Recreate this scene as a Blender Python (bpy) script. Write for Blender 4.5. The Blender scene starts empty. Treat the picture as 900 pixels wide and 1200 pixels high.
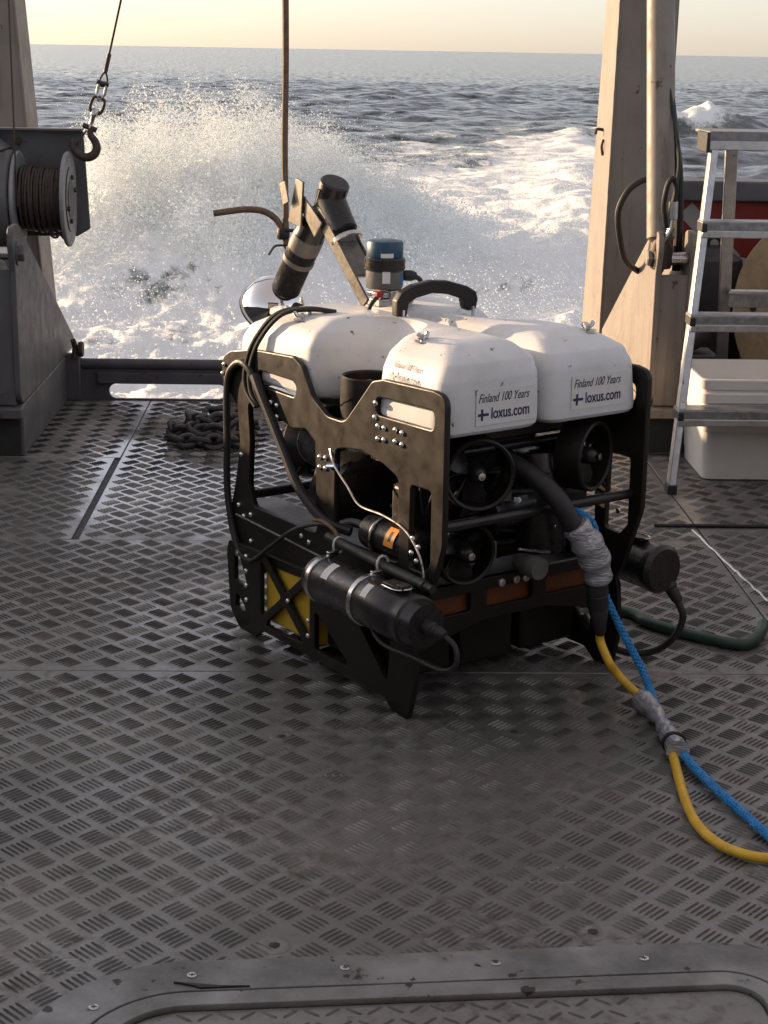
import bpy, math, random
import numpy as np
from mathutils import Vector, Matrix, Quaternion
random.seed(7); rng = np.random.default_rng(11)
R = math.radians
sc = bpy.context.scene
COL = sc.collection

# ------------------------------------------------------------------ camera
cd = bpy.data.cameras.new('camera'); cam = bpy.data.objects.new('camera', cd); COL.objects.link(cam)
cd.sensor_fit = 'VERTICAL'; cd.sensor_height = 36.0; cd.sensor_width = 27.0; cd.lens = 58.2
cd.clip_start = 0.05; cd.clip_end = 20000
cam.location = (0, 0, 1.5)
cam.rotation_euler = (Matrix.Rotation(R(-1.85), 3, 'Z') @ Matrix.Rotation(R(90 - 15.6), 3, 'X') @ Matrix.Rotation(R(1.0), 3, 'Z')).to_euler()
sc.camera = cam
sc.render.resolution_x = 768; sc.render.resolution_y = 1024

# ------------------------------------------------------------------ sky, sun, exposure
SUN_EL, SUN_AZ = 10.0, -57.0          # degrees; azimuth clockwise from +Y (aft)
w = bpy.data.worlds.new('World'); sc.world = w; w.use_nodes = True
nt = w.node_tree; bg = nt.nodes['Background']
sky = nt.nodes.new('ShaderNodeTexSky'); sky.sky_type = 'NISHITA'; sky.sun_disc = False
sky.sun_elevation = R(SUN_EL); sky.sun_rotation = R(SUN_AZ)
sky.air_density = 0.56; sky.dust_density = 1.2; sky.ozone_density = 1.0; sky.altitude = 0
veil = nt.nodes.new('ShaderNodeMix'); veil.data_type = 'RGBA'; veil.blend_type = 'MIX'; veil.inputs[0].default_value = .34   # thin even evening haze over the whole sky
nt.links.new(sky.outputs[0], veil.inputs[6]); veil.inputs[7].default_value = (6.35, 5.3, 4.5, 1)
nt.links.new(veil.outputs[2], bg.inputs[0]); bg.inputs[1].default_value = 0.13
sl = bpy.data.lights.new('sun', 'SUN'); sl.energy = 5.0; sl.angle = R(0.6); sl.color = (1.0, 0.69, 0.42)
so = bpy.data.objects.new('sun', sl); COL.objects.link(so)
sd = Vector((math.sin(R(SUN_AZ)) * math.cos(R(SUN_EL)), math.cos(R(SUN_AZ)) * math.cos(R(SUN_EL)), math.sin(R(SUN_EL))))
so.rotation_euler = sd.to_track_quat('Z', 'Y').to_euler(); so.location = (-20, 20, 10)
sc.view_settings.view_transform = 'Standard'; sc.view_settings.look = 'None'
sc.view_settings.gamma = 1.0; sc.view_settings.exposure = 0.74
sc.view_settings.use_curve_mapping = False
cy = sc.cycles
cy.use_adaptive_sampling = True; cy.adaptive_threshold = .025
cy.max_bounces = 8; cy.diffuse_bounces = 5; cy.glossy_bounces = 3; cy.transmission_bounces = 4
cy.transparent_max_bounces = 6; cy.volume_bounces = 2
cy.use_denoising = True; cy.caustics_reflective = False; cy.caustics_refractive = False
cy.sample_clamp_indirect = 6.0

# ------------------------------------------------------------------ material helpers
def new_mat(name):
    m = bpy.data.materials.new(name); m.use_nodes = True
    n = m.node_tree.nodes; b = n['Principled BSDF']
    return m, n, m.node_tree.links, b
def pos_node(n, l, world):
    if world: return n.new('ShaderNodeNewGeometry').outputs['Position']
    return n.new('ShaderNodeTexCoord').outputs['Object']
def noise(n, l, co, scale, detail=4, rough=.6, dist=0.0):
    t = n.new('ShaderNodeTexNoise'); t.inputs['Scale'].default_value = scale; t.inputs['Detail'].default_value = detail
    t.inputs['Roughness'].default_value = rough; t.inputs['Distortion'].default_value = dist
    l.new(co, t.inputs['Vector']); return t.outputs['Fac']
def ramp(n, l, fac, stops):
    r = n.new('ShaderNodeValToRGB'); e = r.color_ramp.elements
    e[0].position, e[0].color = stops[0][0], (*stops[0][1], 1)
    e[1].position, e[1].color = stops[-1][0], (*stops[-1][1], 1)
    for p, c in stops[1:-1]:
        k = e.new(p); k.color = (*c, 1)
    l.new(fac, r.inputs[0]); return r.outputs[0]
def fmath(n, l, op, a, b=None, clamp=False):
    m = n.new('ShaderNodeMath'); m.operation = op; m.use_clamp = clamp
    for i, v in enumerate((a, b)):
        if v is None: continue
        if isinstance(v, (int, float)): m.inputs[i].default_value = v
        else: l.new(v, m.inputs[i])
    return m.outputs[0]
def mrange(n, l, v, a, b, c, d):
    m = n.new('ShaderNodeMapRange'); l.new(v, m.inputs[0])
    for i, q in enumerate((a, b, c, d)): m.inputs[i + 1].default_value = q
    return m.outputs[0]
def mixc(n, l, fac, a, b):
    m = n.new('ShaderNodeMix'); m.data_type = 'RGBA'
    if isinstance(fac, (int, float)): m.inputs[0].default_value = fac
    else: l.new(fac, m.inputs[0])
    for i, v in ((6, a), (7, b)):
        if isinstance(v, tuple): m.inputs[i].default_value = (*v, 1)
        else: l.new(v, m.inputs[i])
    return m.outputs[2]
def bump(n, l, h, b, strength, dist):
    k = n.new('ShaderNodeBump'); k.inputs['Strength'].default_value = strength; k.inputs['Distance'].default_value = dist
    l.new(h, k.inputs['Height']); l.new(k.outputs[0], b.inputs['Normal'])
def mat(name, c1, c2=None, scale=12, rough=(.4, .6), metal=0.0, bmp=.15, bscale=90, bdist=.002, spec=None, world=False, spots=None, stops=(.35, .65), coat=0):
    m, n, l, b = new_mat(name)
    co = pos_node(n, l, world)
    f = noise(n, l, co, scale, 6, .65)
    c2 = c2 or tuple(x * .75 for x in c1)
    col = ramp(n, l, f, [(stops[0], c1), (stops[1], c2)])
    if spots:
        f2 = noise(n, l, co, spots[1], 4, .55)
        k = mrange(n, l, f2, spots[2], spots[2] + .04, 0, 1)
        col = mixc(n, l, k, col, spots[0])
    l.new(col, b.inputs['Base Color'])
    f3 = noise(n, l, co, scale * 2.7, 4, .6)
    l.new(mrange(n, l, f3, .3, .7, rough[0], rough[1]), b.inputs['Roughness'])
    b.inputs['Metallic'].default_value = metal
    if spec is not None: b.inputs['Specular IOR Level'].default_value = spec
    if coat: b.inputs['Coat Weight'].default_value = coat; b.inputs['Coat Roughness'].default_value = .15
    if bmp: bump(n, l, noise(n, l, co, bscale, 3, .6), b, bmp, bdist)
    return m
MAT = {}
MAT['black_plastic'] = mat('black_plastic', (.0085, .0068, .0056), (.013, .0104, .0085), 9, (.36, .52), 0, .12, 160, .001, spots=((.075, .06, .048), 110, .74), spec=.35)
MAT['black_rubber'] = mat('black_rubber', (.014, .014, .015), (.022, .021, .02), 20, (.45, .65), 0, .1, 200, .001)
MAT['black_anodised'] = mat('black_anodised', (.014, .014, .015), (.024, .023, .022), 25, (.22, .4), 0.1, .06, 300, .0006, spots=((.07, .065, .06), 130, .74))
MAT['white_float'] = mat('white_float', (.71, .715, .72), (.58, .57, .55), 7, (.35, .55), 0, .22, 150, .0012, spots=((.14, .13, .12), 38, .675), stops=(.45, .75))
MAT['steel'] = mat('steel', (.62, .61, .59), (.42, .41, .40), 30, (.18, .35), 1.0, .05, 200, .0005)
MAT['bright_steel'] = mat('bright_steel', (.86, .85, .83), (.78, .77, .75), 60, (.22, .34), 1.0, 0)
MAT['chrome'] = mat('chrome', (.80, .78, .76), (.74, .72, .70), 6, (.03, .09), 1.0, .03, 30, .0005)
MAT['aluminium'] = mat('aluminium', (.62, .62, .63), (.45, .45, .46), 18, (.3, .5), .9, .08, 200, .0006, spots=((.20, .19, .18), 40, .70))
MAT['arm_metal'] = mat('arm_metal', (.20, .185, .17), (.13, .12, .11), 30, (.3, .45), .8, .08, 200, .0006)
MAT['tread_grip'] = mat('tread_grip', (.34, .34, .34), (.20, .20, .20), 40, (.45, .6), .6, .1, 200, .001)
MAT['grey_paint'] = mat('grey_paint', (.32, .272, .222), (.25, .213, .175), 6, (.45, .62), 0, .15, 60, .0015, spots=((.16, .12, .09), 22, .72))
MAT['dark_paint'] = mat('dark_paint', (.10, .10, .105), (.065, .065, .07), 7, (.45, .65), .0, .15, 60, .0015, spots=((.05, .035, .028), 18, .66))
def steel_paint(name, c1, c2, chip=.66):
    m, n, l, b = new_mat(name)
    co = pos_node(n, l, False)
    col = ramp(n, l, noise(n, l, co, 5, 6, .65), [(.35, c1), (.65, c2)])
    mp = n.new('ShaderNodeMapping'); mp.inputs['Scale'].default_value = (26, 26, 1.6); l.new(co, mp.inputs[0])
    col = mixc(n, l, mrange(n, l, noise(n, l, mp.outputs[0], 1.0, 4, .6), .54, .74, 0, .45), col, (.13, .085, .055))
    ch = mrange(n, l, noise(n, l, co, 19, 5, .6), chip, chip + .03, 0, 1)
    col = mixc(n, l, ch, col, (.10, .055, .035))
    l.new(col, b.inputs['Base Color'])
    l.new(mrange(n, l, noise(n, l, co, 14, 4, .6), .3, .7, .42, .66), b.inputs['Roughness'])
    h = fmath(n, l, 'SUBTRACT', fmath(n, l, 'MULTIPLY', noise(n, l, co, 55, 4, .65), .5), fmath(n, l, 'MULTIPLY', ch, .6))
    bump(n, l, h, b, .35, .003)
    return m
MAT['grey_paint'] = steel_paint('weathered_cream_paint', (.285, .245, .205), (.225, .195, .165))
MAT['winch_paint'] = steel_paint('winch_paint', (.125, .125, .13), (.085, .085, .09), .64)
MAT['flange_paint'] = mat('flange_paint', (.30, .30, .31), (.21, .21, .215), 12, (.4, .6), .2, .1, 90, .001, spots=((.08, .06, .05), 30, .68))
MAT['red_paint'] = mat('red_paint', (.30, .03, .022), (.22, .025, .02), 5, (.45, .6), 0, .1, 60, .001, spots=((.10, .03, .025), 20, .7))
MAT['wire_rope'] = mat('wire_rope', (.075, .055, .042), (.04, .03, .025), 60, (.5, .7), .3, .3, 300, .001)
MAT['brown_rope'] = mat('brown_rope', (.20, .125, .075), (.12, .075, .048), 60, (.55, .75), 0, .4, 350, .0015)
MAT['rust_iron'] = mat('rust_iron', (.05, .042, .038), (.09, .06, .045), 40, (.5, .75), .4, .3, 160, .0015)
MAT['chain_iron'] = mat('chain_iron', (.045, .045, .05), (.075, .07, .068), 30, (.4, .65), .5, .3, 160, .0015)
MAT['yellow_plastic'] = mat('yellow_plastic', (.78, .52, .05), (.62, .41, .04), 10, (.45, .6), 0, .05)
MAT['yellow_cable'] = mat('yellow_cable', (.80, .50, .045), (.62, .37, .035), 30, (.4, .55), 0, .1, spots=((.25, .16, .05), 45, .68))
MAT['orange_panel'] = mat('orange_panel', (.16, .048, .012), (.11, .034, .010), 10, (.4, .6), 0, .1)
MAT['orange_label'] = mat('orange_label', (.85, .36, .05), (.75, .30, .04), 30, (.4, .5), 0, 0)
MAT['blue_rope'] = mat('blue_rope', (.02, .20, .52), (.03, .30, .66), 40, (.35, .5), 0, .1, 260, .0008)
MAT['green_hose'] = mat('green_hose', (.025, .07, .05), (.018, .04, .032), 20, (.35, .55), 0, .1)
MAT['blue_cap'] = mat('blue_cap', (.02, .07, .13), (.015, .05, .09), 20, (.35, .5), 0, .05)
MAT['grey_plastic'] = mat('grey_plastic', (.16, .155, .15), (.11, .105, .10), 20, (.4, .6), 0, .05)
MAT['label_white'] = mat('label_white', (.74, .73, .71), (.69, .68, .66), 60, (.4, .5), 0, 0)
MAT['label_blue'] = mat('label_blue', (.05, .16, .42), (.04, .13, .36), 60, (.4, .5), 0, 0)
MAT['ink_navy'] = mat('ink_navy', (.018, .02, .075), (.025, .028, .09), 60, (.5, .6), 0, 0)
MAT['ink_faded'] = mat('ink_faded', (.20, .20, .25), (.28, .28, .33), 60, (.5, .6), 0, 0)
MAT['red_plastic'] = mat('red_plastic', (.40, .02, .03), None, 20, (.4, .5), 0, 0)
MAT['tan_wood'] = mat('tan_wood', (.58, .43, .26), (.40, .28, .16), 8, (.55, .75), 0, .3, 40, .003, spots=((.22, .14, .08), 14, .68))
MAT['pale_panel'] = mat('pale_panel', (.45, .45, .44), (.35, .35, .34), 8, (.5, .7), 0, .1)
MAT['gasket'] = mat('gasket', (.02, .02, .021), (.03, .03, .03), 30, (.5, .7), 0, .1)
MAT['hull_paint'] = mat('hull_paint', (.10, .11, .13), (.08, .085, .10), 3, (.4, .6))
MAT['blocker_grey'] = mat('blocker_grey', (.16, .16, .165), (.13, .13, .135), 2, (.5, .7))  # kept dark so the unseen block behind the camera reflects little

def tape_material():
    m, n, l, b = new_mat('duct_tape')
    co = pos_node(n, l, False)
    mp = n.new('ShaderNodeMapping'); mp.inputs['Scale'].default_value = (1, 1, 3.2); l.new(co, mp.inputs[0])
    f = noise(n, l, mp.outputs[0], 26, 3, .5, 1.6)
    l.new(ramp(n, l, f, [(.3, (.26, .27, .30)), (.7, (.55, .56, .60))]), b.inputs['Base Color'])
    b.inputs['Metallic'].default_value = .4; b.inputs['Roughness'].default_value = .27
    bump(n, l, f, b, .7, .010)
    return m
MAT['duct_tape'] = tape_material()
def tote_material():
    m, n, l, b = new_mat('translucent_plastic')
    co = pos_node(n, l, False)
    l.new(ramp(n, l, noise(n, l, co, 6, 4), [(.3, (.88, .86, .83)), (.7, (.82, .80, .77))]), b.inputs['Base Color'])
    b.inputs['Roughness'].default_value = .42; b.inputs['Subsurface Weight'].default_value = .5
    b.inputs['Subsurface Radius'].default_value = (.05, .04, .03)
    return m
MAT['tote_plastic'] = tote_material()
def deck_material(name, dirt_amt=1.0, gain=1.0):
    m, n, l, b = new_mat(name)
    co = pos_node(n, l, True)
    f1 = noise(n, l, co, 2.2, 8, .62); f2 = noise(n, l, co, 26, 5, .65); f3 = noise(n, l, co, 140, 3, .6)
    base = ramp(n, l, f1, [(p_, tuple(c_ * gain for c_ in k_)) for p_, k_ in ((.30, (.155, .150, .143)), (.5, (.222, .216, .208)), (.68, (.285, .280, .272)))])
    dirt = mrange(n, l, fmath(n, l, 'ADD', fmath(n, l, 'MULTIPLY', f1, .45), fmath(n, l, 'MULTIPLY', f2, .55)), .50, .64, 0, dirt_amt * .85)
    col = mixc(n, l, dirt, base, (.080 * gain ** .5, .062 * gain ** .5, .046 * gain ** .5))
    speck = mrange(n, l, f3, .67, .72, 0, .8)
    col = mixc(n, l, speck, col, (.035, .03, .027))
    worn = mrange(n, l, noise(n, l, co, 1.5, 7, .68, .8), .52, .66, 0, .55)
    col = mixc(n, l, worn, col, (.30, .285, .265))
    # scratches from dragged gear, in two directions
    for ang_, sc_ in ((25, (2.2, 160, 1)), (-48, (3.0, 190, 1))):
        mp_ = n.new('ShaderNodeMapping'); mp_.inputs['Rotation'].default_value = (0, 0, R(ang_)); mp_.inputs['Scale'].default_value = sc_; l.new(co, mp_.inputs[0])
        sf = noise(n, l, mp_.outputs[0], 1.0, 2, .5)
        col = mixc(n, l, mrange(n, l, sf, .70, .75, 0, .55), col, (.42, .41, .39))
    l.new(col, b.inputs['Base Color'])
    b.inputs['Metallic'].default_value = .50
    # wet sheet of spray water lying near the stern, broken up by noise
    sep = n.new('ShaderNodeSeparateXYZ'); l.new(co, sep.inputs[0])
    d1 = fmath(n, l, 'MULTIPLY', fmath(n, l, 'ADD', sep.outputs[0], .55), 2.0)
    d2 = fmath(n, l, 'MULTIPLY', fmath(n, l, 'ADD', sep.outputs[1], -6.1), .80)
    dd = fmath(n, l, 'SQRT', fmath(n, l, 'ADD', fmath(n, l, 'MULTIPLY', d1, d1), fmath(n, l, 'MULTIPLY', d2, d2)))
    fw = noise(n, l, co, 4.5, 5, .6)
    wet = mrange(n, l, fmath(n, l, 'SUBTRACT', fmath(n, l, 'ADD', dd, fmath(n, l, 'MULTIPLY', fw, 1.3)), .65), .55, .95, 1, 0)
    damp = mrange(n, l, noise(n, l, co, 1.6, 5, .6), .45, .62, 0, .35)
    wet = fmath(n, l, 'MAXIMUM', wet, damp)
    l.new(wet, b.inputs['Coat Weight']); b.inputs['Coat Roughness'].default_value = .07
    rough = mrange(n, l, f2, .3, .7, .40, .56)
    rmix = n.new('ShaderNodeMix'); l.new(wet, rmix.inputs[0]); l.new(rough, rmix.inputs[2]); rmix.inputs[3].default_value = .13
    l.new(rmix.outputs[0], b.inputs['Roughness'])
    h = fmath(n, l, 'ADD', fmath(n, l, 'MULTIPLY', f2, .6), fmath(n, l, 'MULTIPLY', f3, .4))
    bump(n, l, h, b, .35, .002)
    return m
MAT['deck_metal'] = deck_material('deck_metal')
MAT['tread_metal'] = deck_material('tread_metal', .6, .42)     # deck metal copied darker, painting shade into the bars
MAT['hatch_metal'] = mat('hatch_metal', (.31, .31, .31), (.13, .128, .125), 5, (.38, .6), .45, .5, 90, .002, world=True, spots=((.05, .045, .042), 24, .63))

# ------------------------------------------------------------------ mesh helpers
def tag(o, label=None, cat=None, group=None, kind=None):
    if label: o['label'] = label
    if cat: o['category'] = cat
    if group: o['group'] = group
    if kind: o['kind'] = kind
    return o
def empty(name, loc=(0, 0, 0), rz=0, **k):
    o = bpy.data.objects.new(name, None); COL.objects.link(o); o.location = loc; o.rotation_euler = (0, 0, rz)
    o.empty_display_size = .1
    return tag(o, **k)
def finish(me, m, ang=35):
    if m: me.materials.append(MAT[m] if isinstance(m, str) else m)
    me.polygons.foreach_set('use_smooth', [True] * len(me.polygons))
    try: me.set_sharp_from_angle(angle=R(ang))
    except Exception: pass
    me.update()
def link(name, me, parent=None, loc=None):
    o = bpy.data.objects.new(name, me); COL.objects.link(o)
    if parent: o.parent = parent
    if loc: o.location = loc
    return o
def basis(d):
    d = Vector(d).normalized(); a = Vector((0, 0, 1)) if abs(d.z) < .9 else Vector((1, 0, 0))
    x = a.cross(d).normalized(); return x, d.cross(x).normalized(), d
def cat(pts, n=6, closed=False):
    P = [Vector(p) for p in pts]; out = []
    N = len(P); rngi = range(N if closed else N - 1)
    for i in rngi:
        if closed: a, b, c, d = P[i - 1], P[i], P[(i + 1) % N], P[(i + 2) % N]
        else: a, b, c, d = P[max(i - 1, 0)], P[i], P[i + 1], P[min(i + 2, N - 1)]
        for k in range(n):
            t = k / n
            out.append(.5 * ((2 * b) + (c - a) * t + (2 * a - 5 * b + 4 * c - d) * t * t + (3 * b - a - 3 * c + d) * t ** 3))
    if not closed: out.append(P[-1])
    return out
class MB:
    def __init__(s): s.v = []; s.f = []
    def add(s, vs, fs):
        o = len(s.v); s.v += [tuple(p) for p in vs]; s.f += [tuple(i + o for i in f) for f in fs]; return s
    def box(s, c, d, rot=None):
        c = Vector(c); vs = []
        for z in (-.5, .5):
            for x, y in ((-.5, -.5), (.5, -.5), (.5, .5), (-.5, .5)):
                p = Vector((x * d[0], y * d[1], z * d[2]))
                if rot is not None: p = rot @ p
                vs.append(c + p)
        return s.add(vs, [(3, 2, 1, 0), (4, 5, 6, 7), (0, 1, 5, 4), (1, 2, 6, 5), (2, 3, 7, 6), (3, 0, 4, 7)])
    def bx(s, x0, x1, y0, y1, z0, z1): return s.box(((x0 + x1) / 2, (y0 + y1) / 2, (z0 + z1) / 2), (x1 - x0, y1 - y0, z1 - z0))
    def tube(s, pts, r, n=10, closed=False):
        P = [Vector(p) for p in pts]; N = len(P); rr = r if isinstance(r, (list, tuple)) else [r] * N
        T = []
        for i in range(N):
            a = P[i - 1] if (i or closed) else P[0]; b = P[(i + 1) % N] if (i < N - 1 or closed) else P[-1]
            T.append((b - a).normalized())
        x, y, _ = basis(T[0]); vs = []; fs = []
        for i in range(N):
            x = (x - T[i] * x.dot(T[i])).normalized(); y = T[i].cross(x)
            for k in range(n):
                a = 2 * math.pi * k / n; vs.append(P[i] + (x * math.cos(a) + y * math.sin(a)) * rr[i])
        M = N if closed else N - 1
        for i in range(M):
            j = (i + 1) % N
            for k in range(n): fs.append((i * n + k, i * n + (k + 1) % n, j * n + (k + 1) % n, j * n + k))
        if not closed: fs += [tuple(range(n - 1, -1, -1)), tuple((N - 1) * n + k for k in range(n))]
        return s.add(vs, fs)
    def lathe(s, prof, o=(0, 0, 0), axis=(0, 0, 1), n=24, ring=False):
        # prof: list of (radius, height along axis); ring closes the profile on itself
        x, y, d = basis(axis); o = Vector(o); vs = []; fs = []
        for r_, h in prof:
            for k in range(n):
                a = 2 * math.pi * k / n; vs.append(o + d * h + (x * math.cos(a) + y * math.sin(a)) * r_)
        m = len(prof)
        for i in range(m if ring else m - 1):
            j = (i + 1) % m
            for k in range(n): fs.append((i * n + k, i * n + (k + 1) % n, j * n + (k + 1) % n, j * n + k))
        if not ring: fs += [tuple(range(n - 1, -1, -1)), tuple((m - 1) * n + k for k in range(n))]
        return s.add(vs, fs)
    def cyl(s, a, b, r, n=20):
        a, b = Vector(a), Vector(b); h = (b - a).length; e = min(r * .12, h * .2)
        return s.lathe([(r - e, 0), (r, e), (r, h - e), (r - e, h)], a, b - a, n)
    def prism(s, poly, fn, t0, t1):
        N = len(poly); vs = [fn(p[0], p[1], t0) for p in poly] + [fn(p[0], p[1], t1) for p in poly]
        fs = [tuple(range(N - 1, -1, -1)), tuple(range(N, 2 * N))] + [(i, (i + 1) % N, N + (i + 1) % N, N + i) for i in range(N)]
        return s.add(vs, fs)
    def build(s, name, m, parent=None, bevel=0, seg=2, ang=35, loc=None):
        me = bpy.data.meshes.new(name); me.from_pydata(s.v, [], s.f); finish(me, m, ang)
        o = link(name, me, parent, loc)
        if bevel:
            b = o.modifiers.new('bevel', 'BEVEL'); b.width = bevel; b.segments = seg; b.limit_method = 'ANGLE'; b.angle_limit = R(40); b.harden_normals = False
        return o
def fillet(poly, r, n=5):
    out = []; N = len(poly)
    for i in range(N):
        p = Vector(poly[i][:2]); ri = poly[i][2] if len(poly[i]) > 2 else r
        a = Vector(poly[i - 1][:2]) - p; b = Vector(poly[(i + 1) % N][:2]) - p
        la, lb = a.length, b.length; a.normalize(); b.normalize()
        ang = a.angle(b) if la > 1e-6 and lb > 1e-6 else math.pi
        if ri <= 0 or ang > 3.05: out.append((p.x, p.y)); continue
        t = min(ri / math.tan(ang / 2), la * .48, lb * .48); rr = t * math.tan(ang / 2)
        c = p + (a + b).normalized() * (rr / math.sin(ang / 2))
        s0 = p + a * t - c; s1 = p + b * t - c
        a0 = math.atan2(s0.y, s0.x); da = math.atan2(s1.y, s1.x) - a0
        while da > math.pi: da -= 2 * math.pi
        while da < -math.pi: da += 2 * math.pi
        for k in range(n + 1): q = a0 + da * k / n; out.append((c.x + math.cos(q) * rr, c.y + math.sin(q) * rr))
    return out
def plate(name, outline, holes, th, mtx, m, parent=None, bevel=.0015):
    """flat plate with holes from 2D outlines, extruded; mtx maps (u, v, thickness) into the parent's space"""
    cu = bpy.data.curves.new(name, 'CURVE'); cu.dimensions = '2D'; cu.fill_mode = 'BOTH'; cu.extrude = th / 2 - bevel; cu.bevel_depth = bevel; cu.bevel_resolution = 1
    for poly in [outline] + holes:
        sp = cu.splines.new('POLY'); sp.points.add(len(poly) - 1); sp.use_cyclic_u = True
        for i, p in enumerate(poly): sp.points[i].co = (p[0], p[1], 0, 1)
    o = bpy.data.objects.new(name + '_c', cu); COL.objects.link(o)
    dg = bpy.context.evaluated_depsgraph_get(); me = bpy.data.meshes.new_from_object(o.evaluated_get(dg))
    bpy.data.objects.remove(o); bpy.data.curves.remove(cu)
    me.name = name; me.materials.clear(); me.transform(mtx)
    if mtx.determinant() < 0: me.flip_normals()
    finish(me, m, 30)
    return link(name, me, parent)
def text(name, body, size, mtx, m, parent, shear=0, offset=0, sx=1.0, align='LEFT'):
    cu = bpy.data.curves.new(name, 'FONT'); cu.body = body; cu.size = size; cu.shear = shear; cu.extrude = .0002; cu.offset = offset; cu.align_x = align
    o = bpy.data.objects.new(name + '_t', cu); COL.objects.link(o)
    dg = bpy.context.evaluated_depsgraph_get(); me = bpy.data.meshes.new_from_object(o.evaluated_get(dg))
    bpy.data.objects.remove(o); bpy.data.curves.remove(cu)
    me.name = name; me.materials.clear(); me.transform(mtx @ Matrix.Diagonal((sx, 1, 1, 1)))
    finish(me, m); return link(name, me, parent)
def frame(o, u, v):
    u = Vector(u).normalized(); v = Vector(v); v = (v - u * v.dot(u)).normalized(); n_ = u.cross(v)
    M = Matrix((u, v, n_)).transposed().to_4x4(); M.translation = Vector(o); return M
def copies(proto, parent, places, name=None):
    for M in places:
        c = proto.copy(); COL.objects.link(c); c.parent = parent; c.matrix_local = M
    return

# ------------------------------------------------------------------ numpy noise
PERM = rng.permutation(4096); GR = rng.uniform(0, 2 * np.pi, 4096); GX, GY = np.cos(GR), np.sin(GR)
def perlin(x, y):
    xi = np.floor(x).astype(int); yi = np.floor(y).astype(int); xf, yf = x - xi, y - yi
    def g(i, j, dx, dy):
        h = PERM[(PERM[i & 4095] + j) & 4095]; return GX[h] * dx + GY[h] * dy
    u = xf ** 3 * (xf * (xf * 6 - 15) + 10); v = yf ** 3 * (yf * (yf * 6 - 15) + 10)
    a = g(xi, yi, xf, yf) * (1 - u) + g(xi + 1, yi, xf - 1, yf) * u
    b = g(xi, yi + 1, xf, yf - 1) * (1 - u) + g(xi + 1, yi + 1, xf - 1, yf - 1) * u
    return (a * (1 - v) + b * v) * 1.5
def fbm(x, y, o=5, g=.5, ridge=False):
    s = 0; a = 1; t = 0
    for i in range(o):
        p = perlin(x + 17.3 * i, y - 9.1 * i)
        s = s + a * ((1 - 2 * np.abs(p)) if ridge else p); t += a; a *= g; x, y = x * 2.03, y * 2.03
    return s / t
def sstep(a, b, x): t = np.clip((x - a) / (b - a), 0, 1); return t * t * (3 - 2 * t)

# ================================================================== SETTING: sea with the wake
SEA = -0.9
def plume_h(X, Y):
    """height (0..1) of the ridge of thrown-up foam behind the stern"""
    cy_ = 18.9 + .10 * (X + 1.0) ** 2 * (X > -1.0)
    q = ((X + 1.1) / np.where(X < -1.1, 2.35, 1.9)) ** 2 + ((Y - cy_) / np.where(Y < cy_, 1.55, 4.0)) ** 2
    return np.exp(-q * 1.15)
def wake_mask(X, Y):
    r = sstep(.205, .15, X / Y) * sstep(-.62, -.35, X / Y)
    return r * sstep(95, 32, Y)
def foam_field(X, Y):
    wk = wake_mask(X, Y)
    big = fbm(X * .30, Y * .16, 5, .55); mid = fbm(X * 1.1 + 50, Y * .75, 5, .6); fine = fbm(X * 3.2 - 20, Y * 2.2, 4, .6, True)
    band = np.exp(-((X - .142 * Y - .3 * np.sin(Y * .5)) / (.5 + .014 * Y)) ** 2) * sstep(75, 42, Y)
    band2 = np.exp(-((X - .108 * Y + .1) / (.25 + .02 * Y)) ** 2) * sstep(22, 34, Y) * sstep(66, 44, Y)
    pl = plume_h(X, Y)
    near = sstep(26, 13, Y)
    d = -.25 + .55 * wk * (.4 + .6 * sstep(60, 22, Y)) + .50 * band + .36 * band2 + 1.25 * pl ** .6 + .30 * near * wk
    d = d + .60 * big + .42 * mid + .28 * fine
    # two dark windows where the water shows between foam patches
    d = d - .40 * np.exp(-((X + 1.55) / .95) ** 2 - ((Y - 16.6) / .7) ** 2) - .55 * np.exp(-((X - 1.9) / .8) ** 2 - ((Y - 17.6) / 1.6) ** 2)
    far = np.exp(-((X - 11.6) / 1.2) ** 2 - ((Y - 55.5) / 1.5) ** 2) * .9
    caps = .55 * sstep(.52, .75, fbm(X * .22 + 9, Y * .22, 4, .55) * .5 + .5) * sstep(20, 40, Y)
    return np.clip((d * np.maximum(wk, pl) + far + caps * .35 * (.3 + wk)) * 1.35, 0, 1)
WAV = []
for i in range(46):
    lam = .55 * (1.052 ** i) * rng.uniform(.92, 1.08)
    th = R(-35) + rng.normal(0, .75)
    WAV.append((lam, math.cos(th) * 2 * np.pi / lam, math.sin(th) * 2 * np.pi / lam, .0070 * lam ** .85, rng.uniform(0, 6.28)))
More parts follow.
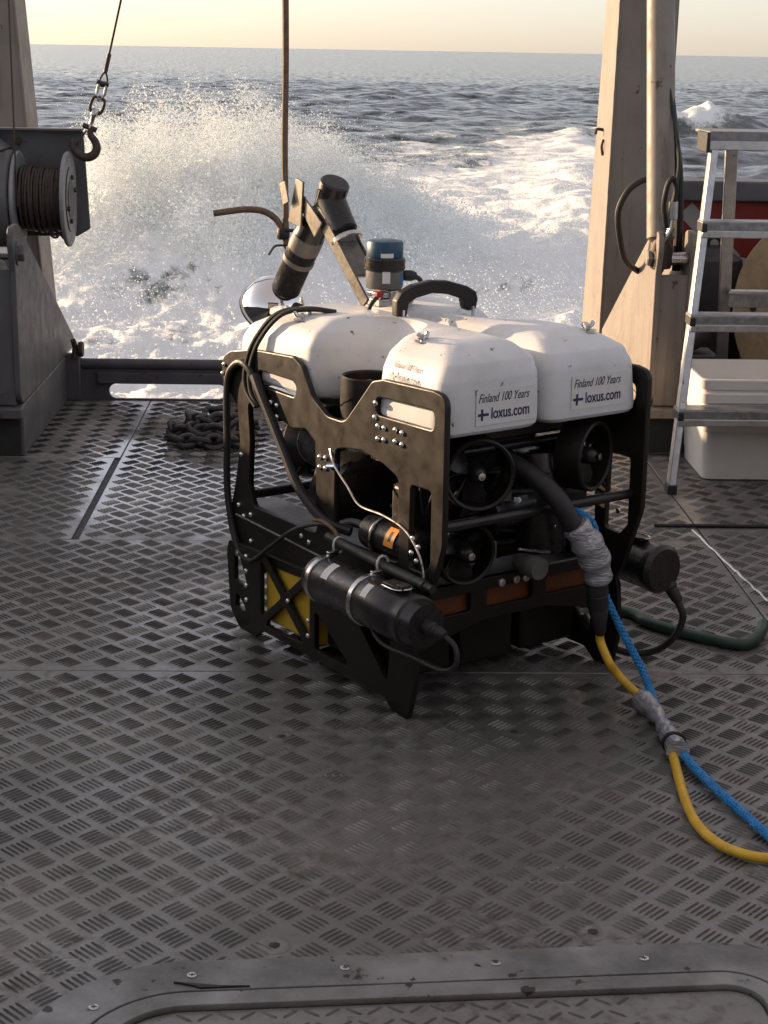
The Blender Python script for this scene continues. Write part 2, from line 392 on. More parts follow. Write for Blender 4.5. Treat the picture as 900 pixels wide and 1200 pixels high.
def sea_h(X, Y, dr):
    h = np.zeros_like(X)
    jx = .35 * fbm(X * .25, Y * .25, 3); jy = .35 * fbm(X * .25 + 40, Y * .25, 3)
    for lam, kx, ky, a, ph in WAV:
        p = kx * (X + jx * lam * .4) + ky * (Y + jy * lam * .4) + ph
        s_ = np.sin(p)
        h += a * np.clip(lam / (3.0 * dr) - 1, 0, 1) * (s_ + .35 * (1 - np.abs(np.cos(p * .5)) * 2))
    wk = wake_mask(X, Y); near = sstep(48, 14, Y)
    tb = fbm(X * .8, Y * .55, 5, .58, True)
    h = h * (1 - .35 * wk) + wk * near * (.14 * tb + .05 * fbm(X * 2.6, Y * 2.1, 4, .6, True) - .08) * np.clip(.35 / dr - .3, 0, 1)
    band = np.exp(-((X - .142 * Y) / (.35 + .012 * Y)) ** 2) * sstep(75, 42, Y)
    h += .22 * band * (.6 + .6 * fbm(X * .6, Y * .4, 4))
    pl = plume_h(X, Y)
    sp = fbm(X * 1.9 + 3, Y * 1.6, 5, .62, True)
    h += pl ** .75 * (.82 + .36 * fbm(X * .8 + 7, Y * .7, 4) + .28 * sp) + sstep(.12, .5, pl) * (.08 * fbm(X * 6, Y * 5, 4, .65, True) + .05 * fbm(X * 15, Y * 11, 3, .7))
    h += 1.15 * np.exp(-((X - 12.2) / 1.9) ** 2 - ((Y - 55.5 - .35 * (X - 12)) / 1.5) ** 2) * (.8 + .5 * fbm(X * .8, Y * .8, 4))
    return h
def build_sea():
    rr = [2.0, 4.0, 6.5]
    while rr[-1] < 9000:
        r = rr[-1]; rr.append(r + (.055 if r < 13.75 else r * .0040 if r < 130 else r * .0065 if r < 320 else r * .03))
    rr = np.array(rr)
    th = np.concatenate([np.linspace(-np.pi, -.36, 46)[:-1], np.linspace(-.36, .36, 400), np.linspace(.36, np.pi, 46)[1:]])
    TH, RR = np.meshgrid(th, rr); X = RR * np.sin(TH); Y = RR * np.cos(TH)
    dr = np.gradient(rr)[:, None] * np.ones_like(X)
    inside = np.abs(TH) < .37
    Ys = np.maximum(Y, 1.0)
    Z = SEA + sea_h(X, Ys, np.where(inside, dr, np.maximum(dr, RR * .06))) * np.where(RR > 400, np.clip(1 - (RR - 400) / 600, 0, 1), 1)
    F = foam_field(X, Ys) * (Y > 0)
    nr, nc = X.shape
    me = bpy.data.meshes.new('sea'); me.vertices.add(nr * nc)
    me.vertices.foreach_set('co', np.stack([X, Y, Z], -1).astype(np.float32).ravel())
    i = np.arange(nr - 1)[:, None] * nc + np.arange(nc - 1)[None, :]
    q = np.stack([i, i + 1, i + nc + 1, i + nc], -1).reshape(-1, 4)[:, ::-1]
    me.loops.add(q.size); me.loops.foreach_set('vertex_index', q.ravel().astype(np.int32))
    me.polygons.add(len(q)); me.polygons.foreach_set('loop_start', (np.arange(len(q)) * 4).astype(np.int32))
    me.update(calc_edges=True)
    me.polygons.foreach_set('use_smooth', [True] * len(q))
    at = me.attributes.new('foam', 'FLOAT', 'POINT'); at.data.foreach_set('value', F.astype(np.float32).ravel())
    m, n, l, b = new_mat('sea_water')
    co = pos_node(n, l, True)
    a = n.new('ShaderNodeAttribute'); a.attribute_name = 'foam'
    st = n.new('ShaderNodeMapping'); st.inputs['Scale'].default_value = (1.3, .62, 1.0); l.new(co, st.inputs[0])
    f1 = noise(n, l, st.outputs[0], 3.0, 7, .72, 1.3); f2 = noise(n, l, st.outputs[0], 13, 5, .7, .8)
    brk = fmath(n, l, 'ADD', fmath(n, l, 'MULTIPLY', f1, .6), fmath(n, l, 'MULTIPLY', f2, .4))
    k = fmath(n, l, 'ADD', a.outputs['Fac'], fmath(n, l, 'MULTIPLY', fmath(n, l, 'SUBTRACT', brk, .5), 1.5))
    k = mrange(n, l, k, .30, .62, 0, 1)
    ac = n.new('ShaderNodeAttribute'); ac.attribute_name = 'churn'
    aer = fmath(n, l, 'MAXIMUM', mrange(n, l, a.outputs['Fac'], 0.05, .7, 0, 1), mrange(n, l, ac.outputs['Fac'], 0, 1, 0, .85))
    water = mixc(n, l, aer, (.018, .028, .030), (.13, .165, .150))
    l.new(mixc(n, l, k, water, (.86, .885, .885)), b.inputs['Base Color'])
    l.new(mrange(n, l, k, 0, 1, .14, .75), b.inputs['Roughness'])
    b.inputs['IOR'].default_value = 1.33
    h = fmath(n, l, 'ADD', fmath(n, l, 'MULTIPLY', noise(n, l, co, 1.1, 7, .65), 1.3), fmath(n, l, 'MULTIPLY', f2, .22))
    h = fmath(n, l, 'ADD', h, fmath(n, l, 'MULTIPLY', k, .05))
    bump(n, l, h, b, .45, .16)
    bn = b.inputs['Normal'].links[0].from_socket
    wv = n.new('ShaderNodeTexNoise'); wv.inputs['Scale'].default_value = 1.7; wv.inputs['Detail'].default_value = 3; l.new(co, wv.inputs['Vector'])
    vs_ = n.new('ShaderNodeVectorMath'); vs_.operation = 'SUBTRACT'; l.new(wv.outputs['Color'], vs_.inputs[0]); vs_.inputs[1].default_value = (.5, .5, .5)
    vm = n.new('ShaderNodeVectorMath'); vm.operation = 'MULTIPLY'; l.new(vs_.outputs[0], vm.inputs[0]); vm.inputs[1].default_value = (1.5, 1.5, 0)
    va = n.new('ShaderNodeVectorMath'); va.operation = 'ADD'; l.new(bn, va.inputs[0]); l.new(vm.outputs[0], va.inputs[1])
    vn = n.new('ShaderNodeVectorMath'); vn.operation = 'NORMALIZE'; l.new(va.outputs[0], vn.inputs[0]); l.new(vn.outputs[0], b.inputs['Normal'])
    me.materials.append(m)
    at = me.attributes.new('churn', 'FLOAT', 'POINT'); at.data.foreach_set('value', (wake_mask(X, Ys) * sstep(45, 16, Ys) * (Y > 0)).astype(np.float32).ravel())
    o = link('sea', me); tag(o, kind='structure'); return o
build_sea()

def build_spray():
    """droplets thrown up behind the stern: clumps of small octahedral drops placed by geometry nodes"""
    m, n, l, b = new_mat('spray_drop')
    n.remove(b)
    df = n.new('ShaderNodeBsdfDiffuse'); df.inputs[0].default_value = (.94, .965, .965, 1)
    tr = n.new('ShaderNodeBsdfTranslucent'); tr.inputs[0].default_value = (.94, .965, .965, 1)
    mx = n.new('ShaderNodeMixShader'); mx.inputs[0].default_value = .5
    l.new(df.outputs[0], mx.inputs[1]); l.new(tr.outputs[0], mx.inputs[2]); l.new(mx.outputs[0], n['Material Output'].inputs[0])
    def clump(nm, cnt, rad, rmin, rmax, streak):
        v = []; f = []
        P = rng.normal(0, 1, (cnt, 3)) * rad * np.array([1, 1, streak])
        for p in P:
            r = rmin * (rmax / rmin) ** (rng.random() ** 3.0); o = len(v)
            for d in ((1, 0, 0), (-1, 0, 0), (0, 1, 0), (0, -1, 0), (0, 0, 1), (0, 0, -1)): v.append(tuple(p[i] + d[i] * r for i in range(3)))
            f += [tuple(o + i for i in t) for t in ((0, 2, 4), (2, 1, 4), (1, 3, 4), (3, 0, 4), (2, 0, 5), (1, 2, 5), (3, 1, 5), (0, 3, 5))]
        me = bpy.data.meshes.new(nm); me.from_pydata(v, [], f); me.materials.append(m); return bpy.data.objects.new(nm, me)
    dense = clump('drop_cluster', 210, .085, .0026, .017, 2.2); loose = clump('drop_scatter', 40, .20, .004, .012, 1.0)
    def points(nm, pts, scl, src, label):
        me = bpy.data.meshes.new(nm); me.from_pydata([tuple(p) for p in pts], [], [])
        at = me.attributes.new('scl', 'FLOAT', 'POINT'); at.data.foreach_set('value', scl.astype(np.float32))
        ro = me.attributes.new('rot', 'FLOAT_VECTOR', 'POINT'); ro.data.foreach_set('vector', (rng.normal(0, .55, (len(pts), 3)) * np.array([1, 1, 6])).astype(np.float32).ravel())
        o = link(nm, me)
        g = bpy.data.node_groups.new(nm, 'GeometryNodeTree')
        g.interface.new_socket('Geometry', in_out='INPUT', socket_type='NodeSocketGeometry'); g.interface.new_socket('Geometry', in_out='OUTPUT', socket_type='NodeSocketGeometry')
        N = g.nodes; L = g.links
        gi = N.new('NodeGroupInput'); go = N.new('NodeGroupOutput'); ip = N.new('GeometryNodeInstanceOnPoints'); oi = N.new('GeometryNodeObjectInfo')
        oi.inputs['Object'].default_value = src
        a1 = N.new('GeometryNodeInputNamedAttribute'); a1.data_type = 'FLOAT'; a1.inputs[0].default_value = 'scl'
        a2 = N.new('GeometryNodeInputNamedAttribute'); a2.data_type = 'FLOAT_VECTOR'; a2.inputs[0].default_value = 'rot'
        er = N.new('FunctionNodeEulerToRotation')
        mp = N.new('GeometryNodeMeshToPoints')
        L.new(gi.outputs[0], mp.inputs['Mesh']); L.new(mp.outputs[0], ip.inputs['Points']); L.new(oi.outputs['Geometry'], ip.inputs['Instance'])
        L.new(a2.outputs['Attribute'], er.inputs[0]); L.new(er.outputs[0], ip.inputs['Rotation']); L.new(a1.outputs['Attribute'], ip.inputs['Scale'])
        L.new(ip.outputs[0], go.inputs[0])
        md = o.modifiers.new('drops', 'NODES'); md.node_group = g
        tag(o, label, 'spray', kind='stuff'); return o
    # main plume: drops thrown off the ridge of foam
    n0 = 40000
    X = rng.uniform(-5.5, 3.0, n0); Y = rng.uniform(15.5, 23, n0)
    ph = plume_h(X, Y); hs = sea_h(X, Y, np.full_like(X, .06))
    jets = .80 + .45 * fbm(X * .8, Y * .8, 4, .6) + .45 * np.maximum(fbm(X * 2.4 + 5, Y * 2.4, 3), 0)
    t = rng.random(n0) ** 1.15
    z = SEA + hs + .03 + t * 1.0 * np.clip(ph, 0, 1) ** .42 * jets
    hole = np.exp(-((X + 1.55) / .75) ** 2 - ((z + .45) / .22) ** 2) * (Y < 18.2)
    keep = (rng.random(n0) < ph ** .55 * sstep(-.12, .22, fbm(X * 1.7 + z * .8, Y * 1.3 - z * 1.1, 4, .6))) & (ph > .06) & (rng.random(n0) > hole)
    idx = np.nonzero(keep)[0][:1900]
    pts = np.stack([X[idx], Y[idx], z[idx]], -1); scl = rng.uniform(.7, 1.4, len(idx)) * (1.15 - .5 * t[idx])
    points('spray_plume', pts, scl, dense, 'white plume of sea spray thrown up behind the stern')
    # loose drops over plume edge and wake
    n1 = 30000
    X = rng.uniform(-8, 5, n1); Y = rng.uniform(11.5, 40, n1); ph = plume_h(X, Y); wk = wake_mask(X, Y) * sstep(42, 18, Y)
    z = SEA + sea_h(X, Y, np.full_like(X, .06)) + .03 + rng.random(n1) ** 2.2 * (.35 + .5 * ph ** .5)
    keep = rng.random(n1) < np.maximum(ph ** .5 * .35, wk * .10 + .10 * np.exp(-((X - .142 * Y) / 1.0) ** 2))
    idx = np.nonzero(keep)[0][:3000]
    points('spray_drops', np.stack([X[idx], Y[idx], z[idx]], -1), rng.uniform(.7, 1.4, len(idx)), loose, 'loose water drops flying over the churned wake')
build_spray()

# ================================================================== SETTING: boat hull, deck, bulwarks, added unseen wheelhouse
tag(MB().bx(-2.4, 2.4, -7, 7.19, -1.6, -.03).bx(-2.4, -1.16, 7.19, 8.1, -1.6, -.03).bx(1.16, 2.4, 7.19, 8.1, -1.6, -.03).build('boat_hull', 'hull_paint'), kind='structure')
deck = MB().bx(-2.35, 2.35, -6, 7.2, -.03, -.006).bx(-2.35, -1.16, 7.2, 8.1, -.03, -.006).bx(1.16, 2.35, 7.2, 8.1, -.03, -.006).build('deck', 'gasket'); tag(deck, kind='structure')
PL = [(-2.3, 1.198, 1.0, 3.878), (1.202, 2.3, 1.0, 3.878),
      (-2.3, 1.198, 3.882, 5.017), (-2.3, -.822, 5.023, 6.098), (-2.3, -.803, 6.103, 7.15),
      (-.799, 1.198, 5.0175, 7.15), (1.203, 2.3, 3.882, 5.208), (1.203, 2.3, 5.222, 7.15), (1.203, 2.3, 7.153, 8.0), (-2.3, -1.203, 7.153, 8.0)]
for a in PL: MB().bx(a[0], a[1], a[2], a[3], -.006, 0).build('deck_plate', 'deck_metal', deck, bevel=.0015, seg=1)
tag(MB().bx(-2.3, 2.3, -6, .998, -.006, 0).build('deck_plate', 'deck_metal', deck))
# weld bead beside the right-hand seam
wb = [Vector((1.19 + .012 * math.sin(i * 1.3), 4.4 + i * .04, .001)) for i in range(20)]
MB().tube([(1.178 + .07 * (5.19 - 4.45 - i * .0382) / .74 + random.uniform(-.003, .003), 4.45 + i * .0382, .001) for i in range(20)], [random.uniform(.003, .0055) for i in range(20)], 6).build('weld_bead', 'aluminium', deck)
# five-bar tread: groups of raised lozenges, alternately turned
def bar_verts(L=.050, W=.0056, Hh=.0033):
    a, c = L / 2, W / 2
    return ([(-a, 0, 0), (-a * .72, -c, 0), (a * .72, -c, 0), (a, 0, 0), (a * .72, c, 0), (-a * .72, c, 0), (-a * .66, 0, Hh), (a * .66, 0, Hh)],
            [(0, 1, 6), (1, 2, 7, 6), (2, 3, 7), (3, 4, 7), (4, 5, 6, 7), (5, 0, 6)])
def cluster_mb(sgn):
    mb = MB(); v, f = bar_verts(); a = R(45) * sgn
    for k in range(-2, 3):
        off = Vector((0, k * .0118, 0))
        mb.add([Matrix.Rotation(a, 3, 'Z') @ (Vector(p) + off) for p in v], f)
    return mb
def in_hatch(x, y):   # inside the rounded hatch footprint (with a small margin)
    c, s_ = math.cos(R(-4)), math.sin(R(-4)); dx, dy = x - .16, y - 1.87
    u, v = dx * c - dy * s_, dx * s_ + dy * c
    if u < -.60 or u > .70 or v > .625: return False
    for cu, cv, r_, sg in ((-.35, .375, .25, -1), (.53, .455, .17, 1)):
        if (u - cu) * sg > 0 and v > cv: return math.hypot(u - cu, v - cv) < r_
    return True
cl = []
P = .095
for a in PL:
    ox, oy = random.uniform(0, P), random.uniform(0, P)
    if a[2] == 1.0 and a[0] < 0: ox, oy = -.46 + 2.3, 2.783 - 1.0
    for i in range(-45, 60):
        for j in range(-40, 80):
            for par in (0, 1):
                x = a[0] + ox + (i + par * .5) * P; y = a[2] + oy + (j + par * .5) * P
                if not (a[0] + .024 < x < a[1] - .024 and a[2] + .024 < y < a[3] - .024): continue
                if y < 2.2 or abs(x - y * .03) > .29 * y + .25: continue
                if in_hatch(x, y): continue
                if x < -1.14 and y > 6.05: continue
                if min((x - hx) ** 2 + (y - hy) ** 2 for hx, hy in ((-.094, 2.568), (.468, 2.615), (-.111, 3.475), (.421, 3.506))) < .034 ** 2: continue
                cl.append((x, y, 1 - 2 * par))
cl.sort(key=lambda c: math.hypot(c[0], c[1]))
inview = [c for c in cl if abs(c[0] - .032 * c[1]) < .235 * c[1]]
near = set(inview[:300])
proto = {s: None for s in (1, -1)}
big = MB(); cmb = {1: cluster_mb(1), -1: cluster_mb(-1)}
for c in cl:
    if c in near:
        if proto[c[2]] is None:
            o = cmb[c[2]].build('tread_bars', 'tread_metal', deck); proto[c[2]] = o
        else:
            o = proto[c[2]].copy(); COL.objects.link(o); o.parent = deck
        o.location = (c[0], c[1], 0)
    else: big.add([(p[0] + c[0], p[1] + c[1], p[2]) for p in cmb[c[2]].v], cmb[c[2]].f)
tag(big.build('tread_pattern', 'tread_metal', deck), kind='stuff')
# countersunk holes and bolts in the plate
for hx, hy in ((-.094, 2.568), (.468, 2.615), (-.111, 3.475), (.421, 3.506)):
    o = MB().lathe([(.030, .0004), (.024, .0016), (.016, .0018), (.011, .0006), (.0001, .0004)], (hx, hy, 0), n=16).build('bolt_recess', 'deck_metal', deck)
    MB().lathe([(.0105, .0008), (.0075, .0022), (.0001, .0024)], (hx, hy, .0004), n=6).build('bolt_head', 'gasket', o)

# hatch in the foreground
hatch = empty('deck_hatch', (.16, 1.87, 0), R(4), label='grey metal deck hatch rim with black gasket and screws in the foreground', cat='hatch')
HO = fillet([(-.62, -.62, .2), (.72, -.62, .2), (.72, .645, .19), (-.62, .645, .27)], .20, 12)
def inset(poly, d):
    out = []; N = len(poly)
    for i in range(N):
        a, b, c = Vector(poly[i - 1]), Vector(poly[i]), Vector(poly[(i + 1) % N])
        t = (c - a).normalized(); out.append((b.x - t.y * d, b.y + t.x * d))
    return out
I4 = Matrix.Identity(4)
def T(x, y, z): return Matrix.Translation((x, y, z))
rim = plate('rim', HO, [inset(HO, .088)], .016, T(0, 0, .0085), 'hatch_metal', hatch, .002)
plate('gasket', inset(HO, .0885), [inset(HO, .0965)], .004, T(0, 0, .0045), 'gasket', hatch, .001)
plate('inner_rim', inset(HO, .097), [inset(HO, .132)], .016, T(0, 0, .0090), 'hatch_metal', hatch, .002)
plate('inner_gasket', inset(HO, .1325), [inset(HO, .139)], .004, T(0, 0, .004), 'gasket', hatch, .001)
lid = plate('lid', inset(HO, .1395), [], .006, T(0, 0, .0045), 'deck_metal', hatch, .001)
lm = MB()
for i in range(-16, 17):
    for j in range(-4, 14):
        x, y = i * .034 + (j % 2) * .017, .02 + j * .036
        if abs(x) < .47 and y < .49 and not (abs(x) > .36 and y > .38):
            v, f = bar_verts(.034, .007, .002); a = R(40 if (i + j) % 2 else -40)
            lm.add([Matrix.Rotation(a, 3, 'Z') @ Vector(p) + Vector((x, y, .0076)) for p in v], f)
tag(lm.build('lid_tread', 'tread_metal', hatch), kind='stuff')
for x, y in ((-.50, .515), (-.345, .600), (-.09, .605), (.165, .603), (.42, .600), (.645, .50), (-.575, .30)):
    s_ = MB().lathe([(.0085, 0), (.0085, .0012), (.0065, .0018), (.0001, .0018)], (x, y, .0166), n=16).build('screw', 'steel', hatch)
    k = MB(); k.box((x, y, .0186), (.009, .0018, .0006)); k.box((x, y, .0187), (.0018, .009, .0006)); k.build('screw_slot', 'gasket', s_)
MB().prism([(-.375, .578), (-.30, .562), (-.25, .5575), (-.33, .557), (-.345, .566)], lambda u, v, t: (u, v, t), .0165, .020).build('gasket_tear', 'gasket', hatch)

# bulwarks
def bulwark(name, x0, x1, y0, y1, h, label, inner='red_paint'):
    b = empty(name, ((x0 + x1) / 2, (y0 + y1) / 2, 0), label=label, cat='bulwark')
    dx, dy = (x1 - x0) / 2, (y1 - y0) / 2
    MB().bx(-dx, dx, -dy, dy, -.02, h - .095).build('panel', inner, b)
    long_x = dx > dy
    MB().bx(-dx - (0 if long_x else .05), dx + (0 if long_x else .05), -dy - (.05 if long_x else 0), dy + (.05 if long_x else 0), h - .095, h).build('cap_rail', 'winch_paint', b, bevel=.008)
    return b
sb = bulwark('stern_bulwark', 1.47, 2.32, 8.0, 8.08, .925, 'red stern bulwark with grey cap rail behind the stepladder')
for k, (x, z) in enumerate(((-.115, .63),)):
    MB().prism([(x - .13, z + .13), (x - .07, z + .19), (x + .18, z - .06), (x + .12, z - .12)], lambda u, v, t: (u, t, v), -.046, -.041).build('stripe', 'pale_panel', sb)
for x, z in ((-.44, .42), (-.43, .36)): MB().lathe([(.016, 0), (.016, .008), (.0001, .01)], (x, -.041, z), (0, -1, 0), 8).build('bolt', 'steel', sb)
bulwark('port_bulwark', -2.40, -2.32, -6, 8.08, .92, 'tall grey port bulwark with grey cap rail along the left deck edge', 'winch_paint')
bulwark('starboard_bulwark', 2.325, 2.40, -6, 8.08, .92, 'grey starboard bulwark with grey cap rail along the right deck edge', 'winch_paint')
bulwark('port_stern_bulwark', -2.315, -1.52, 8.0, 8.08, .84, 'red stern bulwark behind the winch leg on the port side')
wh = empty('blocker', (0, -1.5, 0), label='grey wheelhouse wall added unseen behind the viewer to darken deck reflections', cat='blocker')  # unseen block added so the tread bars reflect something dark
MB().bx(-2.2, 2.2, -2.5, 0, 0, 3.0).build('wall', 'blocker_grey', wh)
MB().bx(-2.4, 2.4, -2.6, .6, 3.0, 3.1).build('roof', 'blocker_grey', wh)
MB().bx(-.4, .4, -.02, .03, .1, 1.95).build('door', 'winch_paint', wh)

# ---- low stern gate
sg = empty('stern_gate', (0, 7.17, 0), label='low dark steel stern gate with pipe top rail and slot at deck edge', cat='gate')
slot = fillet([(-.985, .004), (-.47, .004), (-.47, .074), (-.985, .074)], .034, 6)
slot2 = fillet([(-.30, .004), (.90, .004), (.90, .074), (-.30, .074)], .034, 6)
YZ = Matrix(((1, 0, 0, 0), (0, 0, -1, 0), (0, 1, 0, 0), (0, 0, 0, 1)))
plate('gate_plate', [(-1.20, -.02), (1.12, -.02), (1.12, .15), (-1.20, .15)], [slot, slot2], .02, YZ, 'dark_paint', sg, .002)
MB().tube([(-1.20, 0, .158), (1.12, 0, .158)], .024, 14).build('top_rail', 'dark_paint', sg)
MB().bx(-1.03, 1.05, -.035, -.0125, .078, .125).build('flat_bar', 'dark_paint', sg, bevel=.003)

# ---- A-frame
af = empty('a_frame', (0, 7.1, 0), label='grey steel A-frame with two box legs straddling the open stern', cat='A-frame')
def leg(pts_b, pts_t, z0, z1, m):
    # bottom and top rectangles (x0,x1,y0,y1) in world, converted to the frame's origin
    def rect(r, z): return [(r[0], r[2] - 7.1, z), (r[1], r[2] - 7.1, z), (r[1], r[3] - 7.1, z), (r[0], r[3] - 7.1, z)]
    mb = MB(); mb.add(rect(pts_b, z0) + rect(pts_t, z1), [(3, 2, 1, 0), (4, 5, 6, 7), (0, 1, 5, 4), (1, 2, 6, 5), (2, 3, 7, 6), (3, 0, 4, 7)])
    return mb.build('leg', m, af, bevel=.006)
legR = leg((1.20, 1.46, 7.39, 7.98), (1.20, 1.44, 7.18, 7.36), .10, 3.6, 'grey_paint')
legL = leg((-1.50, -1.235, 7.18, 7.50), (-1.62, -1.42, 7.02, 7.22), .10, 3.6, 'grey_paint')
MB().bx(-1.62, 1.44, .05, .27, 3.602, 3.85).build('crossbeam', 'grey_paint', af, bevel=.006)
for sx_, lg, xx in ((1, legR, (1.20, 1.20)), (-1, legL, (-1.235, -1.42))):
    for fy in ((7.39, 7.18),) if sx_ > 0 else ((7.18, 7.02),):
        mbw = [Vector((xx[0] + (xx[1] - xx[0]) * i / 90 - .001 * sx_, fy[0] + (fy[1] - fy[0]) * i / 90 - 7.1, .12 + 3.4 * i / 90)) for i in range(91)]
        MB().tube(mbw, [.005 + .0018 * ((i * 37) % 5) / 5 for i in range(91)], 6).build('weld_bead', 'grey_paint', lg)
MB().tube(cat([(1.20, .50, 1.17), (1.172, .49, 1.172), (1.165, .49, 1.15)], 5), .007, 8).build('eye_bolt', 'rust_iron', legR)
MB().tube(cat([(1.196, .45, 1.13), (1.19, .45, 1.10), (1.196, .45, 1.06)], 4), .006, 8).build('eye_bolt', 'rust_iron', legR)

# ---- leg foot brackets with lugs
def foot(name, xin, sgn, yf, label, m):
    """xin: inner face x; sgn +1 extends to +x; yf: front face y"""
    b = empty(name, (xin, yf, 0), label=label, cat='bracket')
    W = .15 * sgn; t = .022 * sgn
    def X(a, c): return (min(a, c), max(a, c))
    tri = fillet([(0, .20), (1.28, .20), (1.30, .24), (.10, .862), (-.02, .862), (-.035, .80), (0, .70)], .06, 6)
    for x0 in (0, W - t):
        mb = MB(); mb.prism(tri, lambda u, v, q, x0=x0: (x0 + q, u, v), 0, t); 
        if sgn < 0: mb.f = [f[::-1] for f in mb.f]
        o = mb.build('gusset', m, b, bevel=.004)
    x0, x1 = X(t * 1.02, W - t * 1.02)
    MB().bx(x0, x1, .012, .03, .20, .70).build('front_plate', m, b)
    x0, x1 = X(0, W * 1.2)
    base = MB(); base.bx(x0, x1, .03, 1.75 if sgn > 0 else 1.05, .0, .195)
    xa, xb = X(.012 * sgn, W * 1.16); MB().bx(xa, xb, .022, .034, .012, .150).build('recess_shade', 'gasket', b)  # dark plate on the face stands in for a shaded opening
    base.build('base_box', m, b, bevel=.006)
    x0, x1 = X(-.004 * sgn, W * 1.2)
    MB().bx(x0, x1, -.03, .028, .155, .192).build('front_flange', m, b, bevel=.004)
    # pivot pin with hexagon nut
    s_ = -1 if sgn > 0 else 1
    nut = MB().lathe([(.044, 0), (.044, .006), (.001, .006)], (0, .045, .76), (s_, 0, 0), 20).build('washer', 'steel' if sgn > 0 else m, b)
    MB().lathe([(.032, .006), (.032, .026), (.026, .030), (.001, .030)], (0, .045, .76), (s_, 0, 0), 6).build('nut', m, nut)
    MB().cyl((t, .045, .76), (W - t, .045, .76), .024).build('pivot_pin', 'steel', b)
    return b
fr = foot('cylinder_bracket', 1.205, 1, 6.2, 'cream grey steel lug bracket holding the hydraulic cylinder on the right', 'grey_paint')
fl = foot('cylinder_bracket', -1.162, -1, 6.08, 'shaded grey steel lug bracket below the rope winch on the left', 'winch_paint')  # darker winch paint puts this side's shade into the bracket colour
MB().tube(cat([(0.035, 1.05, .19), (.04, 1.055, .235), (.035, 1.04, .27)], 5), .012, 8).build('latch_pin', 'rust_iron', fl)
MB().bx(-.02, .06, 1.052, 1.10, .0, .205).build('latch_post', 'dark_paint', fl, bevel=.006)
MB().lathe([(.03, 0), (.034, .008), (.034, .016), (.03, .022)], (.052, 1.07, .225), (1, 0, 0), 16).build('latch_disc', 'rust_iron', fl)

# ---- hydraulic cylinder with hoses (right)
hc = empty('hydraulic_cylinder', (1.23, 6.245, .76), label='upright grey hydraulic cylinder with black hoses beside the right A-frame leg', cat='cylinder')
axis = Vector((-.010, .27, 1.0)).normalized()
MB().lathe([(.034, .06), (.053, .075), (.053, 2.6), (.045, 2.62)], (0, 0, 0), axis, 28).build('barrel', 'grey_paint', hc)
MB().lathe([(.038, -.038), (.045, -.02), (.045, .03), (.03, .07)], (0, 0, 0), (0, 0, 1), 20).build('rod_eye', 'rust_iron', hc)
def hw(*pts): return [Vector(p) - Vector((1.23, 6.245, .76)) for p in pts]
MB().tube(cat(hw((1.215, 6.21, .825), (1.235, 6.205, .84), (1.252, 6.20, .87), (1.258, 6.20, .915)), 5), .012, 10).build('hose_fitting', 'steel', hc)
MB().cyl(*hw((1.258, 6.20, .91), (1.256, 6.198, .975)), .017, 14).build('hose_ferrule', 'aluminium', hc)
MB().tube(cat(hw((1.256, 6.198, .97), (1.262, 6.195, 1.02), (1.250, 6.19, 1.058), (1.232, 6.19, 1.045), (1.222, 6.19, 1.0), (1.222, 6.20, .95), (1.235, 6.21, .88)), 7), .010, 10).build('hose', 'black_rubber', hc)
MB().tube(cat(hw((1.315, 6.36, .70), (1.312, 6.35, .886), (1.296, 6.34, 1.078), (1.275, 6.35, 1.2), (1.262, 6.37, 1.3), (1.235, 6.45, 1.51), (1.215, 6.52, 1.7), (1.20, 6.7, 2.4), (1.19, 6.9, 3.2)), 6), .017, 10).build('hose', 'black_rubber', hc)
MB().tube(cat(hw((1.26, 6.19, 1.03), (1.275, 6.24, 1.12), (1.268, 6.32, 1.25), (1.245, 6.38, 1.4), (1.225, 6.47, 1.6), (1.20, 6.6, 2.0), (1.19, 6.9, 3.2)), 6), .007, 8).build('hose', 'black_rubber', hc)
MB().tube(cat(hw((1.21, 6.42, 1.045), (1.16, 6.41, 1.028), (1.115, 6.40, .99), (1.086, 6.40, .915), (1.102, 6.42, .81), (1.14, 6.48, .72), (1.22, 6.58, .66), (1.28, 6.65, .62)), 7), .012, 10).build('hose', 'black_rubber', hc)

# ---- winch on the left leg
wn = empty('rope_winch', (-1.15, 6.55, .92), label='grey rope winch with dark wire wound on its drum, on left leg', cat='winch')
MB().prism(fillet([(-.30, .255), (.155, .255), (.172, -.13), (.12, -.16), (-.30, -.16)], .012), lambda u, v, t: (u, t, v), .16, .175).build('mounting_plate', 'winch_paint', wn, bevel=.002)
MB().prism([(-.30, .262), (.157, .262), (.157, .255), (-.30, .255)], lambda u, v, t: (u, t, v), .10, .176).build('plate_lip', 'winch_paint', wn)
for x, z in ((.115, .205), (-.10, .21)): MB().lathe([(.016, 0), (.016, .012), (.001, .014)], (x, .16, z), (0, -1, 0), 6).build('bolt', 'rust_iron', wn)
def flange(x, r=.182):
    o = MB().lathe([(.02, -.008), (r - .004, -.008), (r, -.004), (r, .004), (r - .004, .008), (.02, .008)], (x, 0, 0), (1, 0, 0), 48).build('drum_flange', 'flange_paint', wn)
    return o
f1 = flange(-.075); f2 = flange(.115)
for a in (20, 75, 200, 255): MB().lathe([(.010, 0), (.010, .010), (.001, .011)], (.123, .085 * math.cos(R(a)), .085 * math.sin(R(a))), (1, 0, 0), 6).build('bolt', 'rust_iron', f2)
for r_, a0, a1 in ((.125, 100, 260), (.07, 110, 250)):
    MB().tube([(.124, r_ * math.cos(R(a)), r_ * math.sin(R(a))) for a in range(a0, a1, 8)], .003, 6).build('flange_groove', 'gasket', f2)
MB().cyl((-.075, 0, 0), (.125, 0, 0), .09, 24).build('drum', 'winch_paint', wn)
rp = MB(); hp = []
